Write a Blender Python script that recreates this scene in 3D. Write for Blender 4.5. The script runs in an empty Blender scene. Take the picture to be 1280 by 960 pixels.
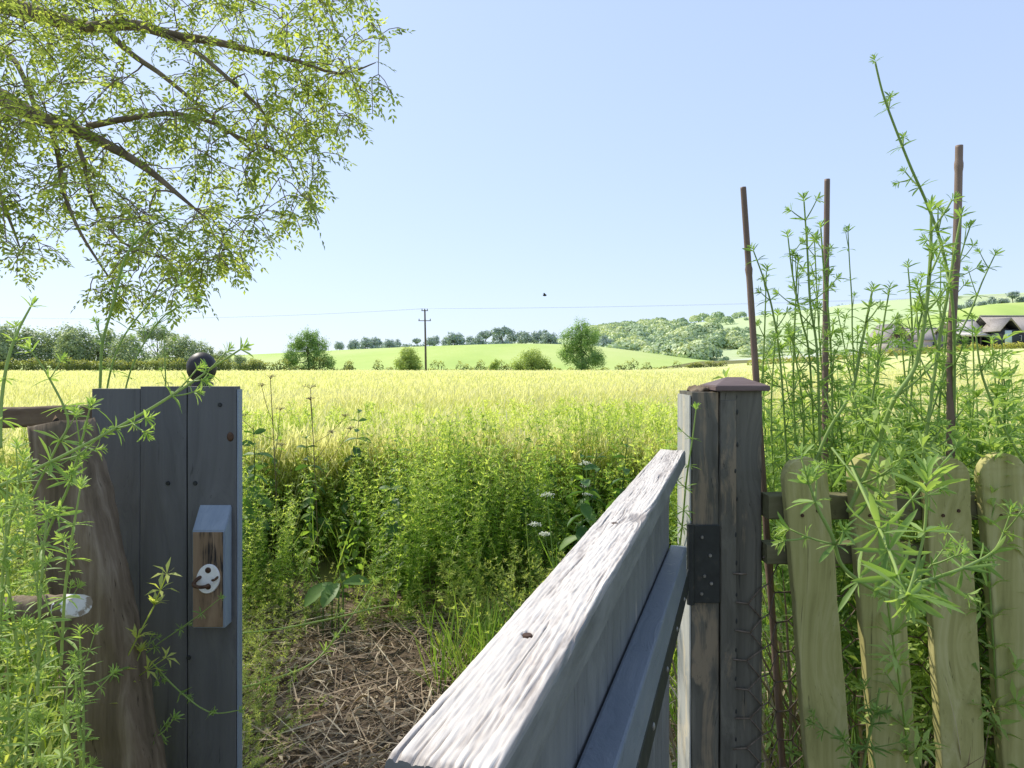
import bpy, bmesh, math, random
import numpy as np
from mathutils import Vector, Matrix

R = np.random.RandomState(7)
random.seed(7)
sc = bpy.context.scene
COL = sc.collection
H, F, CX, CY = 1.25, 853.0, 640.0, 459.0      # eye height and lens, in metres / photo pixels
rad = math.radians


def at(px, py, Y):
    return np.array([(px - CX) / F * Y, Y, H + (CY - py) / F * Y])


def ss(a, b, x):
    t = np.clip((np.asarray(x, float) - a) / (b - a), 0, 1)
    return t * t * (3 - 2 * t)


def ground_z(x, y):
    return 4.2 * ss(15, 100, x) * ss(20, 130, y)


# ------------------------------------------------------------------ materials
def new_mat(name):
    m = bpy.data.materials.new(name)
    m.use_nodes = True
    nt = m.node_tree
    nt.nodes.clear()
    out = nt.nodes.new('ShaderNodeOutputMaterial')
    return m, nt, out


def nd(nt, typ, ins=None, **props):
    n = nt.nodes.new(typ)
    for k, v in props.items():
        setattr(n, k, v)
    for k, v in (ins or {}).items():
        if isinstance(v, bpy.types.NodeSocket):
            nt.links.new(v, n.inputs[k])
        else:
            n.inputs[k].default_value = v
    return n


def c4(c):
    return (c[0], c[1], c[2], 1.0)


def ramp(nt, fac, stops):
    r = nd(nt, 'ShaderNodeValToRGB', {'Fac': fac})
    e = r.color_ramp.elements
    while len(e) > 1:
        e.remove(e[-1])
    e[0].position = stops[0][0]
    e[0].color = c4(stops[0][1])
    for p, c in stops[1:]:
        x = e.new(p)
        x.color = c4(c)
    return r.outputs['Color']


def mix(nt, fac, a, b, mode='MIX'):
    n = nd(nt, 'ShaderNodeMix', data_type='RGBA', blend_type=mode)
    for sock, v in ((n.inputs[0], fac), (n.inputs[6], a), (n.inputs[7], b)):
        if isinstance(v, bpy.types.NodeSocket):
            nt.links.new(v, sock)
        else:
            sock.default_value = v if isinstance(v, (int, float)) else c4(v)
    return n.outputs[2]


def math_n(nt, op, a, b=0.0, c=0.0, clamp=False):
    n = nd(nt, 'ShaderNodeMath', operation=op, use_clamp=clamp)
    for i, v in enumerate((a, b, c)):
        if isinstance(v, bpy.types.NodeSocket):
            nt.links.new(v, n.inputs[i])
        else:
            n.inputs[i].default_value = v
    return n.outputs[0]


def leaf_mat(name, dark, mid, light, trans=0.45, tcol=1.25, rough=0.5, spec=0.3):
    """leaf colour from the per-leaf tint, light passing through the blade"""
    m, nt, out = new_mat(name)
    a = nd(nt, 'ShaderNodeAttribute', attribute_name='tint')
    col = ramp(nt, a.outputs['Fac'], [(0.0, dark), (0.5, mid), (1.0, light)])
    p = nd(nt, 'ShaderNodeBsdfPrincipled', {'Base Color': col, 'Roughness': rough, 'Specular IOR Level': spec})
    tc = mix(nt, 1.0, col, (tcol, tcol * 1.02, tcol * 0.55), 'MULTIPLY')
    t = nd(nt, 'ShaderNodeBsdfTranslucent', {'Color': tc})
    s = nd(nt, 'ShaderNodeMixShader', {0: trans, 1: p.outputs[0], 2: t.outputs[0]})
    nt.links.new(s.outputs[0], out.inputs[0])
    return m


def wood_mat(name, dark, mid, light, axis='Z', grain=55.0, bump=0.4, rough=0.7, spec=0.3,
             under=None, wear=0.62, blotch=None, knots=True, cracks=0.5, bendk=2.6):
    m, nt, out = new_mat(name)
    tc = nd(nt, 'ShaderNodeTexCoord')
    oi = nd(nt, 'ShaderNodeObjectInfo')
    off = math_n(nt, 'MULTIPLY', oi.outputs['Random'], 23.0)
    add = nd(nt, 'ShaderNodeVectorMath', {0: tc.outputs['Object'], 1: off}, operation='ADD')
    s = [grain, grain, grain]
    s['XYZ'.index(axis)] = grain * 0.035
    mp = nd(nt, 'ShaderNodeMapping', {'Vector': add.outputs[0], 'Scale': tuple(s)})
    low = nd(nt, 'ShaderNodeTexNoise', {'Vector': add.outputs[0], 'Scale': 6.0, 'Detail': 4.0, 'Roughness': 0.6})
    # knots bend the grain round them
    ks = [9.0, 9.0, 9.0]
    ks['XYZ'.index(axis)] = 4.5
    km = nd(nt, 'ShaderNodeMapping', {'Vector': add.outputs[0], 'Scale': tuple(ks)})
    vo = nd(nt, 'ShaderNodeTexVoronoi', {'Vector': km.outputs[0], 'Scale': 1.0, 'Randomness': 1.0})
    kd = vo.outputs['Distance']
    bend = math_n(nt, 'POWER', math_n(nt, 'SUBTRACT', 1.0, kd, clamp=True), 3.0)
    bendv = nd(nt, 'ShaderNodeVectorMath', {0: mp.outputs[0], 1: math_n(nt, 'MULTIPLY', bend, bendk)}, operation='ADD')
    g = nd(nt, 'ShaderNodeTexNoise', {'Vector': bendv.outputs[0], 'Scale': 1.0, 'Detail': 6.0, 'Roughness': 0.62, 'Distortion': 0.5})
    fine = nd(nt, 'ShaderNodeTexNoise', {'Vector': bendv.outputs[0], 'Scale': 3.7, 'Detail': 3.0, 'Roughness': 0.6})
    col = ramp(nt, g.outputs['Fac'], [(0.28, dark), (0.5, mid), (0.72, light)])
    col = mix(nt, math_n(nt, 'MULTIPLY', low.outputs['Fac'], 0.5), col,
              blotch if blotch else tuple(x * 0.7 for x in mid))
    height = g.outputs['Fac']
    if under:
        wn = nd(nt, 'ShaderNodeTexNoise', {'Vector': bendv.outputs[0], 'Scale': 0.55, 'Detail': 7.0, 'Roughness': 0.7})
        wsum = math_n(nt, 'ADD', math_n(nt, 'MULTIPLY', wn.outputs['Fac'], 0.65), math_n(nt, 'MULTIPLY', low.outputs['Fac'], 0.35))
        wm = nd(nt, 'ShaderNodeMapRange', {'Value': wsum, 'From Min': wear, 'From Max': wear + 0.05}, clamp=True)
        col = mix(nt, wm.outputs[0], col, under)
        height = math_n(nt, 'SUBTRACT', height, math_n(nt, 'MULTIPLY', wm.outputs[0], 0.25))
    if knots:
        kn = nd(nt, 'ShaderNodeMapRange', {'Value': kd, 'From Min': 0.09, 'From Max': 0.2, 'To Min': 0.9, 'To Max': 0.0}, clamp=True)
        col = mix(nt, kn.outputs[0], col, tuple(x * 0.4 for x in dark))
    cr = nd(nt, 'ShaderNodeMapRange', {'Value': fine.outputs['Fac'], 'From Min': 0.27, 'From Max': 0.36, 'To Min': cracks, 'To Max': 0.0}, clamp=True)
    col = mix(nt, cr.outputs[0], col, tuple(x * 0.35 for x in dark))
    b = nd(nt, 'ShaderNodeBump', {'Strength': bump, 'Distance': 0.004, 'Height': height})
    rn = nd(nt, 'ShaderNodeMapRange', {'Value': g.outputs['Fac'], 'To Min': rough - 0.12, 'To Max': rough + 0.12})
    p = nd(nt, 'ShaderNodeBsdfPrincipled', {'Base Color': col, 'Roughness': rn.outputs[0], 'Specular IOR Level': spec, 'Normal': b.outputs[0]})
    nt.links.new(p.outputs[0], out.inputs[0])
    return m


def noise_mat(name, stops, scale=8.0, detail=6.0, bump=0.3, dist=0.01, rough=0.85, metal=0.0, spec=0.2, stretch=None, second=None):
    m, nt, out = new_mat(name)
    tc = nd(nt, 'ShaderNodeTexCoord')
    v = tc.outputs['Object']
    if stretch:
        v = nd(nt, 'ShaderNodeMapping', {'Vector': v, 'Scale': stretch}).outputs[0]
    n = nd(nt, 'ShaderNodeTexNoise', {'Vector': v, 'Scale': scale, 'Detail': detail, 'Roughness': 0.65})
    col = ramp(nt, n.outputs['Fac'], stops)
    if second:
        n2 = nd(nt, 'ShaderNodeTexNoise', {'Vector': v, 'Scale': second[0], 'Detail': 5.0})
        f = nd(nt, 'ShaderNodeMapRange', {'Value': n2.outputs['Fac'], 'From Min': second[2], 'From Max': second[3]}, clamp=True)
        col = mix(nt, f.outputs[0], col, second[1])
    b = nd(nt, 'ShaderNodeBump', {'Strength': bump, 'Distance': dist, 'Height': n.outputs['Fac']})
    p = nd(nt, 'ShaderNodeBsdfPrincipled', {'Base Color': col, 'Roughness': rough, 'Metallic': metal, 'Specular IOR Level': spec, 'Normal': b.outputs[0]})
    nt.links.new(p.outputs[0], out.inputs[0])
    return m


M = {}
# painted and bare timber
M['slate'] = wood_mat('slate_paint', (.098, .098, .098), (.135, .135, .134), (.172, .17, .166), 'Z', 42, .5, .62, .3, under=(.2, .185, .165), wear=.6, cracks=.6, blotch=(.088, .088, .085), knots=False)
M['slate_post'] = wood_mat('slate_paint_weathered', (.08, .076, .062), (.145, .137, .112), (.22, .205, .165), 'Z', 48, .6, .7, .3, under=(.26, .205, .14), wear=.53, cracks=.9, blotch=(.1, .085, .062))
M['gate_paint'] = wood_mat('gate_paint', (.13, .135, .14), (.2, .205, .21), (.26, .265, .265), 'Z', 38, .5, .55, .4, under=(.36, .33, .29), wear=.6, cracks=.8, knots=False, blotch=(.1, .105, .11))
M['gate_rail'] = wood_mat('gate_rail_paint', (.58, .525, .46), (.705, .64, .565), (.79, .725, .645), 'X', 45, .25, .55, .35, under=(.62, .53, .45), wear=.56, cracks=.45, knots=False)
# upper face worn, and whitened further: sun on top put into the colour
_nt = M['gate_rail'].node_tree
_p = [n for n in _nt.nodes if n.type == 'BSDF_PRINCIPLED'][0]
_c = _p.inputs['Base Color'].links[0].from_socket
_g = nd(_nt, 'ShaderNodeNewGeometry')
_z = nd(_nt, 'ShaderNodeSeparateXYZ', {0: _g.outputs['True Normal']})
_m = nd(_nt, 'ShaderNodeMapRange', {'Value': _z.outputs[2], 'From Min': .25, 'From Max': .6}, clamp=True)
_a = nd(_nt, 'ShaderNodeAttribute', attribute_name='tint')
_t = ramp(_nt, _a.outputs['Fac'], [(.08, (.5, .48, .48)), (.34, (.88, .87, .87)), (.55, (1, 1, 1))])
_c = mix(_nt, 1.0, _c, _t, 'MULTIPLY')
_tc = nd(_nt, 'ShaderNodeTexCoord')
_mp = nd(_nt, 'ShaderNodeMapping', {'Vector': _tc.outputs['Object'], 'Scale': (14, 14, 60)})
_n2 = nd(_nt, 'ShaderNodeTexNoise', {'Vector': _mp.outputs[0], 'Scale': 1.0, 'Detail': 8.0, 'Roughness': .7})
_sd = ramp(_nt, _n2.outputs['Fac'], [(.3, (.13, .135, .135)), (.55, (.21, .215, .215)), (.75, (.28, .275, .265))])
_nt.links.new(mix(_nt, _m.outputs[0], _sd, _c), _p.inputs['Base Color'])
M['ledge'] = wood_mat('sky_lit_ledge_paint', (.165, .195, .235), (.205, .232, .27), (.245, .265, .29), 'X', 34, .35, .5, .45, under=(.36, .36, .36), wear=.6, cracks=.5, blotch=(.11, .14, .18), knots=False)  # paint shifted to blue, the sky's reflection put into the colour
M['paling'] = wood_mat('green_stained_timber', (.29, .26, .1), (.48, .435, .175), (.65, .585, .3), 'Z', 40, .6, .85, .15, blotch=(.2, .22, .07), cracks=.8)
M['rail'] = wood_mat('rail_timber', (.11, .10, .055), (.17, .155, .085), (.25, .22, .13), 'X', 34, .4, .85, .15, blotch=(.12, .13, .05))
M['old'] = wood_mat('weathered_brown_timber', (.1, .074, .05), (.21, .155, .108), (.38, .305, .225), 'Z', 46, .9, .88, .12, blotch=(.1, .085, .05), cracks=.9, knots=False, bendk=.35)
M['old_rail'] = wood_mat('old_brown_rail', (.09, .06, .04), (.15, .105, .07), (.24, .18, .12), 'X', 40, .6, .85, .15)
M['bare'] = wood_mat('bare_brown_block_wood', (.17, .115, .065), (.27, .185, .115), (.36, .26, .165), 'Z', 60, .4, .8, .2, under=(.02, .02, .022), wear=.53, knots=False, cracks=.5)
M['sky_lit_side'] = wood_mat('sky_lit_pale_paint', (.2, .25, .31), (.25, .3, .365), (.31, .36, .42), 'Z', 60, .2, .5, .45, knots=False, cracks=.2)  # pale paint with blue sky light mixed into its colour
M['sunlit_edge'] = wood_mat('sunlit_edge_tone', (.34, .35, .33), (.46, .46, .42), (.58, .56, .49), 'Z', 40, .3, .7, .25, under=(.58, .52, .4), wear=.55)  # pale tone with the sunlight on the post side coloured in
M['cap'] = wood_mat('brown_cap_timber', (.12, .085, .08), (.17, .12, .112), (.22, .165, .155), 'X', 50, .25, .6, .3, knots=False)
M['cane'] = noise_mat('bamboo_cane', [(.25, (.1, .062, .042)), (.5, (.2, .135, .1)), (.75, (.34, .25, .19))], 14, 6, .3, .002, .6, spec=.35, stretch=(3, 3, .25))
M['bark'] = noise_mat('bark', [(.3, (.13, .1, .075)), (.55, (.26, .2, .15)), (.75, (.4, .33, .25))], 9, 8, .7, .03, .9, stretch=(1, 1, .35))
M['far_bark'] = noise_mat('far_bark', [(.3, (.05, .045, .035)), (.7, (.13, .11, .085))], 2, 5, .3, .05, .9)
M['iron'] = noise_mat('black_painted_iron', [(.35, (.018, .02, .02)), (.6, (.03, .033, .032)), (.78, (.09, .07, .05))], 40, 6, .25, .002, .55, spec=.4)
M['steel'] = noise_mat('worn_screw_head', [(.3, (.16, .15, .14)), (.7, (.42, .4, .37))], 90, 4, .3, .001, .5, .6)
M['rust'] = noise_mat('rusty_wire', [(.3, (.12, .09, .065)), (.6, (.24, .19, .15)), (.8, (.38, .33, .28))], 60, 6, .4, .001, .75, .2)
M['rust_hook'] = noise_mat('rusty_hook', [(.3, (.05, .028, .018)), (.6, (.12, .07, .045)), (.8, (.3, .23, .18))], 80, 6, .4, .001, .6, .4)
M['plate'] = noise_mat('chipped_white_plate', [(.24, (.45, .36, .28)), (.34, (.8, .79, .76)), (.8, (.86, .86, .85))], 90, 6, .25, .001, .4, spec=.45)
M['white_paint'] = noise_mat('chipped_white_paint', [(.4, (.3, .25, .19)), (.47, (.72, .7, .67)), (.8, (.82, .81, .8))], 55, 6, .5, .003, .7)
M['ball'] = noise_mat('dark_ball_paint', [(.3, (.02, .017, .018)), (.55, (.04, .032, .034)), (.75, (.09, .07, .07))], 22, 6, .35, .004, .5, spec=.4)
M['pole'] = noise_mat('creosoted_pole', [(.3, (.06, .052, .045)), (.7, (.12, .105, .09))], 3, 5, .3, .01, .8, stretch=(3, 3, .3))
M['wire'] = noise_mat('line_wire', [(.3, (.32, .36, .42)), (.7, (.42, .46, .52))], 1, 2, 0, .001, .6)
M['bird'] = noise_mat('dark_feathers', [(.3, (.015, .016, .018)), (.7, (.04, .04, .042))], 30, 4, .2, .005, .7)
M['board_dark'] = noise_mat('black_weatherboard', [(.3, (.03, .034, .042)), (.7, (.06, .067, .08))], 2.2, 5, .5, .03, .8, stretch=(.3, .3, 6))
M['tile'] = noise_mat('brown_roof_tile', [(.28, (.22, .2, .18)), (.5, (.33, .3, .275)), (.74, (.45, .42, .385))], 2.6, 8, .4, .05, .85, stretch=(1.5, 1, 4))
M['tile_pale'] = noise_mat('pale_roof_tile', [(.28, (.42, .39, .35)), (.5, (.56, .53, .49)), (.74, (.66, .63, .59))], 2.6, 8, .4, .05, .85, stretch=(1.5, 1, 4))
M['brick'] = noise_mat('pale_pink_brick', [(.3, (.6, .5, .44)), (.6, (.74, .64, .58)), (.8, (.82, .75, .7))], 3, 8, .3, .03, .9)
M['door_pale'] = noise_mat('pale_blue_door', [(.3, (.45, .57, .62)), (.7, (.58, .69, .73))], 2, 4, .1, .01, .6)
M['pane'] = noise_mat('dark_window_pane', [(.3, (.02, .025, .03)), (.7, (.05, .06, .07))], 1, 2, 0, .001, .15, spec=.6)
M['trim'] = noise_mat('white_trim', [(.3, (.6, .6, .58)), (.7, (.75, .75, .73))], 3, 3, .1, .01, .6)

# leaves
M['cleaver'] = leaf_mat('cleavers_leaf', (0.12, 0.22, 0.055), (0.25, 0.39, 0.1), (0.44, 0.57, 0.17), .45, 1.35)
M['cleaver_stem'] = leaf_mat('cleavers_stem', (0.15, 0.24, 0.07), (0.28, 0.4, 0.11), (0.46, 0.56, 0.18), .3, 1.3)
M['thicket'] = leaf_mat('thicket_leaf', (0.08, 0.16, 0.035), (0.29, 0.43, 0.085), (0.62, 0.68, 0.2), .58, 1.4)
M['yellow_weed'] = leaf_mat('yellowing_weed_leaf', (0.13, 0.21, 0.045), (0.31, 0.42, 0.09), (0.56, 0.6, 0.17), .52, 1.4)
M['nettle'] = leaf_mat('nettle_leaf', (0.05, 0.12, 0.035), (0.1, 0.2, 0.05), (0.2, 0.32, 0.08), .38, 1.3)
M['crop'] = leaf_mat('crop_blade', (0.33, 0.44, 0.1), (0.62, 0.62, 0.24), (0.86, 0.8, 0.58), .5, 1.2, .6, .2)
M['grass'] = leaf_mat('grass_blade', (0.09, 0.18, 0.03), (0.2, 0.33, 0.06), (0.42, 0.48, 0.12), .45, 1.35)
M['straw'] = leaf_mat('dry_straw', (0.13, 0.09, 0.058), (0.34, 0.255, 0.17), (0.62, 0.52, 0.37), .15, 1.0, .7, .2)
M['ash'] = leaf_mat('tree_leaflet', (0.2, 0.26, 0.08), (0.38, 0.45, 0.12), (0.62, 0.65, 0.2), .62, 1.4)
M['tree_a'] = leaf_mat('field_tree_leaf', (0.12, 0.21, 0.08), (0.26, 0.41, 0.15), (0.5, 0.62, 0.25), .5, 1.25)
M['tree_y'] = leaf_mat('yellow_green_tree_leaf', (0.17, 0.26, 0.08), (0.36, 0.46, 0.14), (0.58, 0.63, 0.22), .5, 1.25)
M['wood_l'] = leaf_mat('hazy_woodland_leaf', (0.17, 0.24, 0.19), (0.32, 0.4, 0.25), (0.56, 0.61, 0.36), .42, 1.25)  # haze over the left wood put into the leaf colour
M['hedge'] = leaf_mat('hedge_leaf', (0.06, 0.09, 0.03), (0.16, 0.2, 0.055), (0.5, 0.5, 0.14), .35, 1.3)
M['hedge_y'] = leaf_mat('sunlit_hedge_leaf', (0.22, 0.25, 0.05), (0.46, 0.46, 0.11), (0.65, 0.6, 0.16), .38, 1.2)  # yellow sunlight on the right-hand hedge put into its leaf colour
M['far_tree'] = leaf_mat('hazy_tree_leaf', (0.3, 0.39, 0.4), (0.4, 0.49, 0.45), (0.52, 0.6, 0.5), .2, 1.1)  # distance haze put into the colour, paler and bluer
M['hill_wood'] = leaf_mat('hazy_wood_leaf', (0.32, 0.43, 0.28), (0.46, 0.57, 0.34), (0.68, 0.74, 0.42), .25, 1.1)  # haze of the far slope lightened into the leaf colour
M['umbel'] = leaf_mat('white_umbel', (.55, .58, .5), (.75, .76, .7), (.85, .85, .8), .3, 1.0)
M['dry_stem'] = leaf_mat('dry_stem', (.16, .11, .06), (.26, .2, .11), (.38, .33, .17), .2, 1.0)

# ground
M['ground'] = noise_mat('meadow_ground', [(.3, (.07, .07, .025)), (.5, (.16, .16, .05)), (.7, (.26, .25, .08))], 1.4, 9, .6, .03, .95)
M['soil'] = noise_mat('trodden_soil', [(.3, (.05, .036, .024)), (.5, (.105, .076, .05)), (.7, (.19, .145, .1))], 22, 9, .9, .02, .95)
M['canopy'] = noise_mat('crop_canopy', [(.3, (.42, .5, .14)), (.5, (.62, .63, .24)), (.7, (.77, .73, .42))], .9, 9, .5, .06, .95)
M['green_field'] = noise_mat('young_crop_field', [(.3, (.36, .49, .12)), (.5, (.42, .54, .14)), (.7, (.5, .58, .18))], .03, 9, .1, .1, .95, second=(.009, (.54, .59, .24), .48, .66), stretch=(1, .35, 1))
M['down'] = noise_mat('downland', [(.3, (.38, .47, .25)), (.5, (.48, .55, .3)), (.7, (.6, .62, .37))], .016, 9, .1, .1, .95, second=(.0045, (.5, .6, .3), .42, .56))
M['pale_field'] = noise_mat('pale_chalky_field', [(.3, (.46, .52, .4)), (.7, (.6, .6, .48))], .02, 6, .1, .1, .95)


# ------------------------------------------------------------------ mesh building
def tang(D, U):
    U = U / (np.linalg.norm(U, axis=1, keepdims=True) + 1e-9)
    D = D - U * (D * U).sum(1, keepdims=True)
    return D / (np.linalg.norm(D, axis=1, keepdims=True) + 1e-9)


class MB:
    def __init__(s):
        s.v, s.q, s.t, s.n = [], [], [], 0

    def add(s, V, Q, tint=.5):
        V = np.asarray(V, float).reshape(-1, 3)
        Q = np.asarray(Q, np.int64).reshape(-1, 4)
        s.v.append(V)
        s.q.append(Q + s.n)
        s.t.append(np.broadcast_to(np.asarray(tint, float), (len(V),)))
        s.n += len(V)
        return s

    def leaves(s, P, D, U, L, W, tint, droop=.12):
        """one folded diamond blade per row"""
        P, D, U = (np.asarray(a, float) for a in (P, D, U))
        n = len(P)
        L = np.broadcast_to(L, (n,))[:, None]
        W = np.broadcast_to(W, (n,))[:, None]
        S = np.cross(D, U)
        S /= np.linalg.norm(S, axis=1, keepdims=True) + 1e-9
        N = np.cross(S, D)
        V = np.empty((n, 4, 3))
        V[:, 0] = P
        V[:, 1] = P + D * L * .5 + S * W * .5 + N * L * droop * .5
        V[:, 2] = P + D * L - N * L * droop
        V[:, 3] = P + D * L * .5 - S * W * .5 + N * L * droop * .5
        s.add(V, np.arange(4 * n).reshape(n, 4), np.repeat(np.broadcast_to(tint, (n,)), 4))

    def blades(s, P, D, U, L, W, tint, curl=.25):
        """long lanceolate leaf: 4 rows x 3, folded at the midrib (near plants)"""
        P, D, U = (np.asarray(a, float) for a in (P, D, U))
        n = len(P)
        L = np.broadcast_to(L, (n,))[:, None]
        W = np.broadcast_to(W, (n,))[:, None]
        S = np.cross(D, U)
        S /= np.linalg.norm(S, axis=1, keepdims=True) + 1e-9
        N = np.cross(S, D)
        V = np.empty((n, 15, 3))
        for r, (u, w) in enumerate(((0, .22), (.3, .75), (.62, 1.0), (.88, .6), (1.0, .04))):
            c = P + D * L * u - N * L * curl * u * u
            V[:, 3 * r] = c - S * W * .5 * w + N * W * .22 * w
            V[:, 3 * r + 1] = c
            V[:, 3 * r + 2] = c + S * W * .5 * w + N * W * .22 * w
        f = []
        for r in range(4):
            for k in range(2):
                a = 3 * r + k
                f.append((a, a + 1, a + 4, a + 3))
        f = np.array(f)
        Q = (f[None] + 15 * np.arange(n)[:, None, None]).reshape(-1, 4)
        s.add(V, Q, np.repeat(np.broadcast_to(tint, (n,)), 15))

    def tube(s, pts, r, n=6, tint=.5):
        pts = np.asarray(pts, float)
        m = len(pts)
        r = np.broadcast_to(r, (m,))
        T = np.gradient(pts, axis=0)
        T /= np.linalg.norm(T, axis=1, keepdims=True) + 1e-12
        ref = np.array([0, 0, 1.0]) if abs(T[:, 2].mean()) < .8 else np.array([1.0, 0, 0])
        A = np.cross(T, ref)
        A /= np.linalg.norm(A, axis=1, keepdims=True) + 1e-12
        B = np.cross(T, A)
        a = np.arange(n) * 2 * math.pi / n
        V = pts[:, None] + r[:, None, None] * (np.cos(a)[None, :, None] * A[:, None] + np.sin(a)[None, :, None] * B[:, None])
        Q = []
        i = np.arange(n)
        j = (i + 1) % n
        for k in range(m - 1):
            Q.append(np.stack([k * n + i, k * n + j, (k + 1) * n + j, (k + 1) * n + i], 1))
        V = V.reshape(-1, 3)
        Q = np.concatenate(Q)
        # end caps
        V = np.concatenate([V, pts[:1], pts[-1:]])
        e = m * n
        cap = [(e, j[k], i[k], i[k]) for k in range(0)]
        capq = []
        for k in range(0, n, 2):
            capq.append((e, (k + 2) % n, (k + 1) % n, k))
            b = (m - 1) * n
            capq.append((e + 1, b + k, b + (k + 1) % n, b + (k + 2) % n))
        s.add(V, np.concatenate([Q, np.array(capq)]), tint)

    def grid(s, G, tint=.5):
        a, b = G.shape[:2]
        idx = np.arange(a * b).reshape(a, b)
        Q = np.stack([idx[:-1, :-1], idx[1:, :-1], idx[1:, 1:], idx[:-1, 1:]], -1).reshape(-1, 4)
        s.add(G.reshape(-1, 3), Q, tint)

    def box(s, lo, hi, tint=.5):
        (a, b, c), (d, e, f) = lo, hi
        V = [(a, b, c), (d, b, c), (d, e, c), (a, e, c), (a, b, f), (d, b, f), (d, e, f), (a, e, f)]
        s.add(V, [(0, 3, 2, 1), (4, 5, 6, 7), (0, 1, 5, 4), (1, 2, 6, 5), (2, 3, 7, 6), (3, 0, 4, 7)], tint)

    def build(s, name, mat, parent=None, local=False, smooth=False, origin=None):
        V = np.concatenate(s.v)
        Q = np.concatenate(s.q)
        o0 = np.zeros(3)
        if parent is not None and not local:
            o0 = np.array(parent.location)
        if origin is not None:
            o0 = np.asarray(origin, float)
        V = V - o0
        me = bpy.data.meshes.new(name)
        me.vertices.add(len(V))
        me.vertices.foreach_set('co', V.astype(np.float32).ravel())
        me.loops.add(Q.size)
        me.loops.foreach_set('vertex_index', Q.astype(np.int32).ravel())
        me.polygons.add(len(Q))
        me.polygons.foreach_set('loop_start', np.arange(0, Q.size, 4, dtype=np.int32))
        me.polygons.foreach_set('loop_total', np.full(len(Q), 4, np.int32))
        if smooth:
            me.polygons.foreach_set('use_smooth', np.ones(len(Q), bool))
        me.update(calc_edges=True)
        me.validate()
        at_ = me.attributes.new('tint', 'FLOAT', 'POINT')
        if len(at_.data) == len(V):
            at_.data.foreach_set('value', np.concatenate(s.t).astype(np.float32))
        me.materials.append(mat)
        o = bpy.data.objects.new(name, me)
        COL.objects.link(o)
        if parent is not None:
            o.parent = parent
        if origin is not None:
            o.location = o0
        return o


def tag(o, label=None, cat=None, group=None, kind=None):
    for k, v in (('label', label), ('category', cat), ('group', group), ('kind', kind)):
        if v:
            o[k] = v
    return o


def thing(name, label, cat, loc=(0, 0, 0), rz=0.0, group=None):
    o = bpy.data.objects.new(name, None)
    o.empty_display_size = .05
    COL.objects.link(o)
    o.location = loc
    o.rotation_euler = (0, 0, rz)
    return tag(o, label, cat, group)


def copy_tree(o, parent=None):
    c = o.copy()
    COL.objects.link(c)
    if parent is not None:
        c.parent = parent
    for ch in o.children:
        copy_tree(ch, c)
    return c


def bm_obj(name, bm, mat, parent=None, smooth=False, loc=None):
    me = bpy.data.meshes.new(name)
    bmesh.ops.recalc_face_normals(bm, faces=bm.faces)
    bm.to_mesh(me)
    bm.free()
    if smooth:
        for p in me.polygons:
            p.use_smooth = True
    for m_ in (mat if isinstance(mat, (list, tuple)) else [mat]):
        me.materials.append(m_)
    o = bpy.data.objects.new(name, me)
    COL.objects.link(o)
    if parent is not None:
        o.parent = parent
    if loc is not None:
        o.location = loc
    return o


def plank(L, w, t, axis='Z', seg=40, r=.003, wob=.0012, top=None, seed=0, taper=None, bow=0.0):
    """timber with rounded arrises, slightly uneven along its length; base at the local origin"""
    rs = np.random.RandomState(seed)
    z = np.linspace(0, L, seg)
    if top == 'round':
        z = np.concatenate([np.linspace(0, L - w / 2, seg), L - w / 2 + w / 2 * np.sin(np.linspace(.1, math.pi / 2 * .985, 14))])
    n = len(z)
    ph = rs.rand(8) * 6.28
    wid = 1 + wob / w * (np.sin(z * 9 + ph[0]) + .6 * np.sin(z * 23 + ph[1]) + .4 * np.sin(z * 61 + ph[2]) + .5 * rs.randn(n))
    thk = 1 + wob / t * (np.sin(z * 7 + ph[3]) + .5 * np.sin(z * 31 + ph[4]) + .4 * rs.randn(n))
    cx = bow * np.sin(z / L * math.pi) + wob * .6 * np.sin(z * 11 + ph[5])
    if taper is not None:
        wid = wid * np.interp(z / L, taper[0], taper[1])
    if top == 'round':
        k = z > L - w / 2
        wid[k] = wid[np.argmax(k) - 1] * np.sqrt(np.clip(1 - ((z[k] - (L - w / 2)) / (w / 2)) ** 2, 0, 1))
    sec = []
    for sx, sy, a0 in ((1, 1, 0), (-1, 1, 90), (-1, -1, 180), (1, -1, 270)):
        for k in range(4):
            a = rad(a0 + 30 * k)
            sec.append((sx * (w / 2 - r) + r * math.cos(a), sy * (t / 2 - r) + r * math.sin(a)))
    sec = np.array(sec)
    m = len(sec)
    bm = bmesh.new()
    rows = []
    for i in range(n):
        row = []
        for x, y in sec:
            p = (x * wid[i] + cx[i], y * thk[i], z[i])
            if axis == 'X':
                p = (p[2], p[0], p[1])
            row.append(bm.verts.new(p))
        rows.append(row)
    for i in range(n - 1):
        for j in range(m):
            bm.faces.new((rows[i][j], rows[i][(j + 1) % m], rows[i + 1][(j + 1) % m], rows[i + 1][j]))
    bm.faces.new(rows[0][::-1])
    bm.faces.new(rows[-1])
    return bm


def put(bm, loc=(0, 0, 0), rot=None):
    m = Matrix.Translation(Vector(loc))
    if rot is not None:
        m = m @ rot
    bmesh.ops.transform(bm, matrix=m, verts=bm.verts)
    return bm


def bevel_box(size, r=.002, seg=2):
    bm = bmesh.new()
    bmesh.ops.create_cube(bm, size=1.0)
    bmesh.ops.scale(bm, vec=size, verts=bm.verts)
    if r:
        bmesh.ops.bevel(bm, geom=bm.edges[:], offset=r, segments=seg, affect='EDGES', profile=.6)
    return bm


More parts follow.
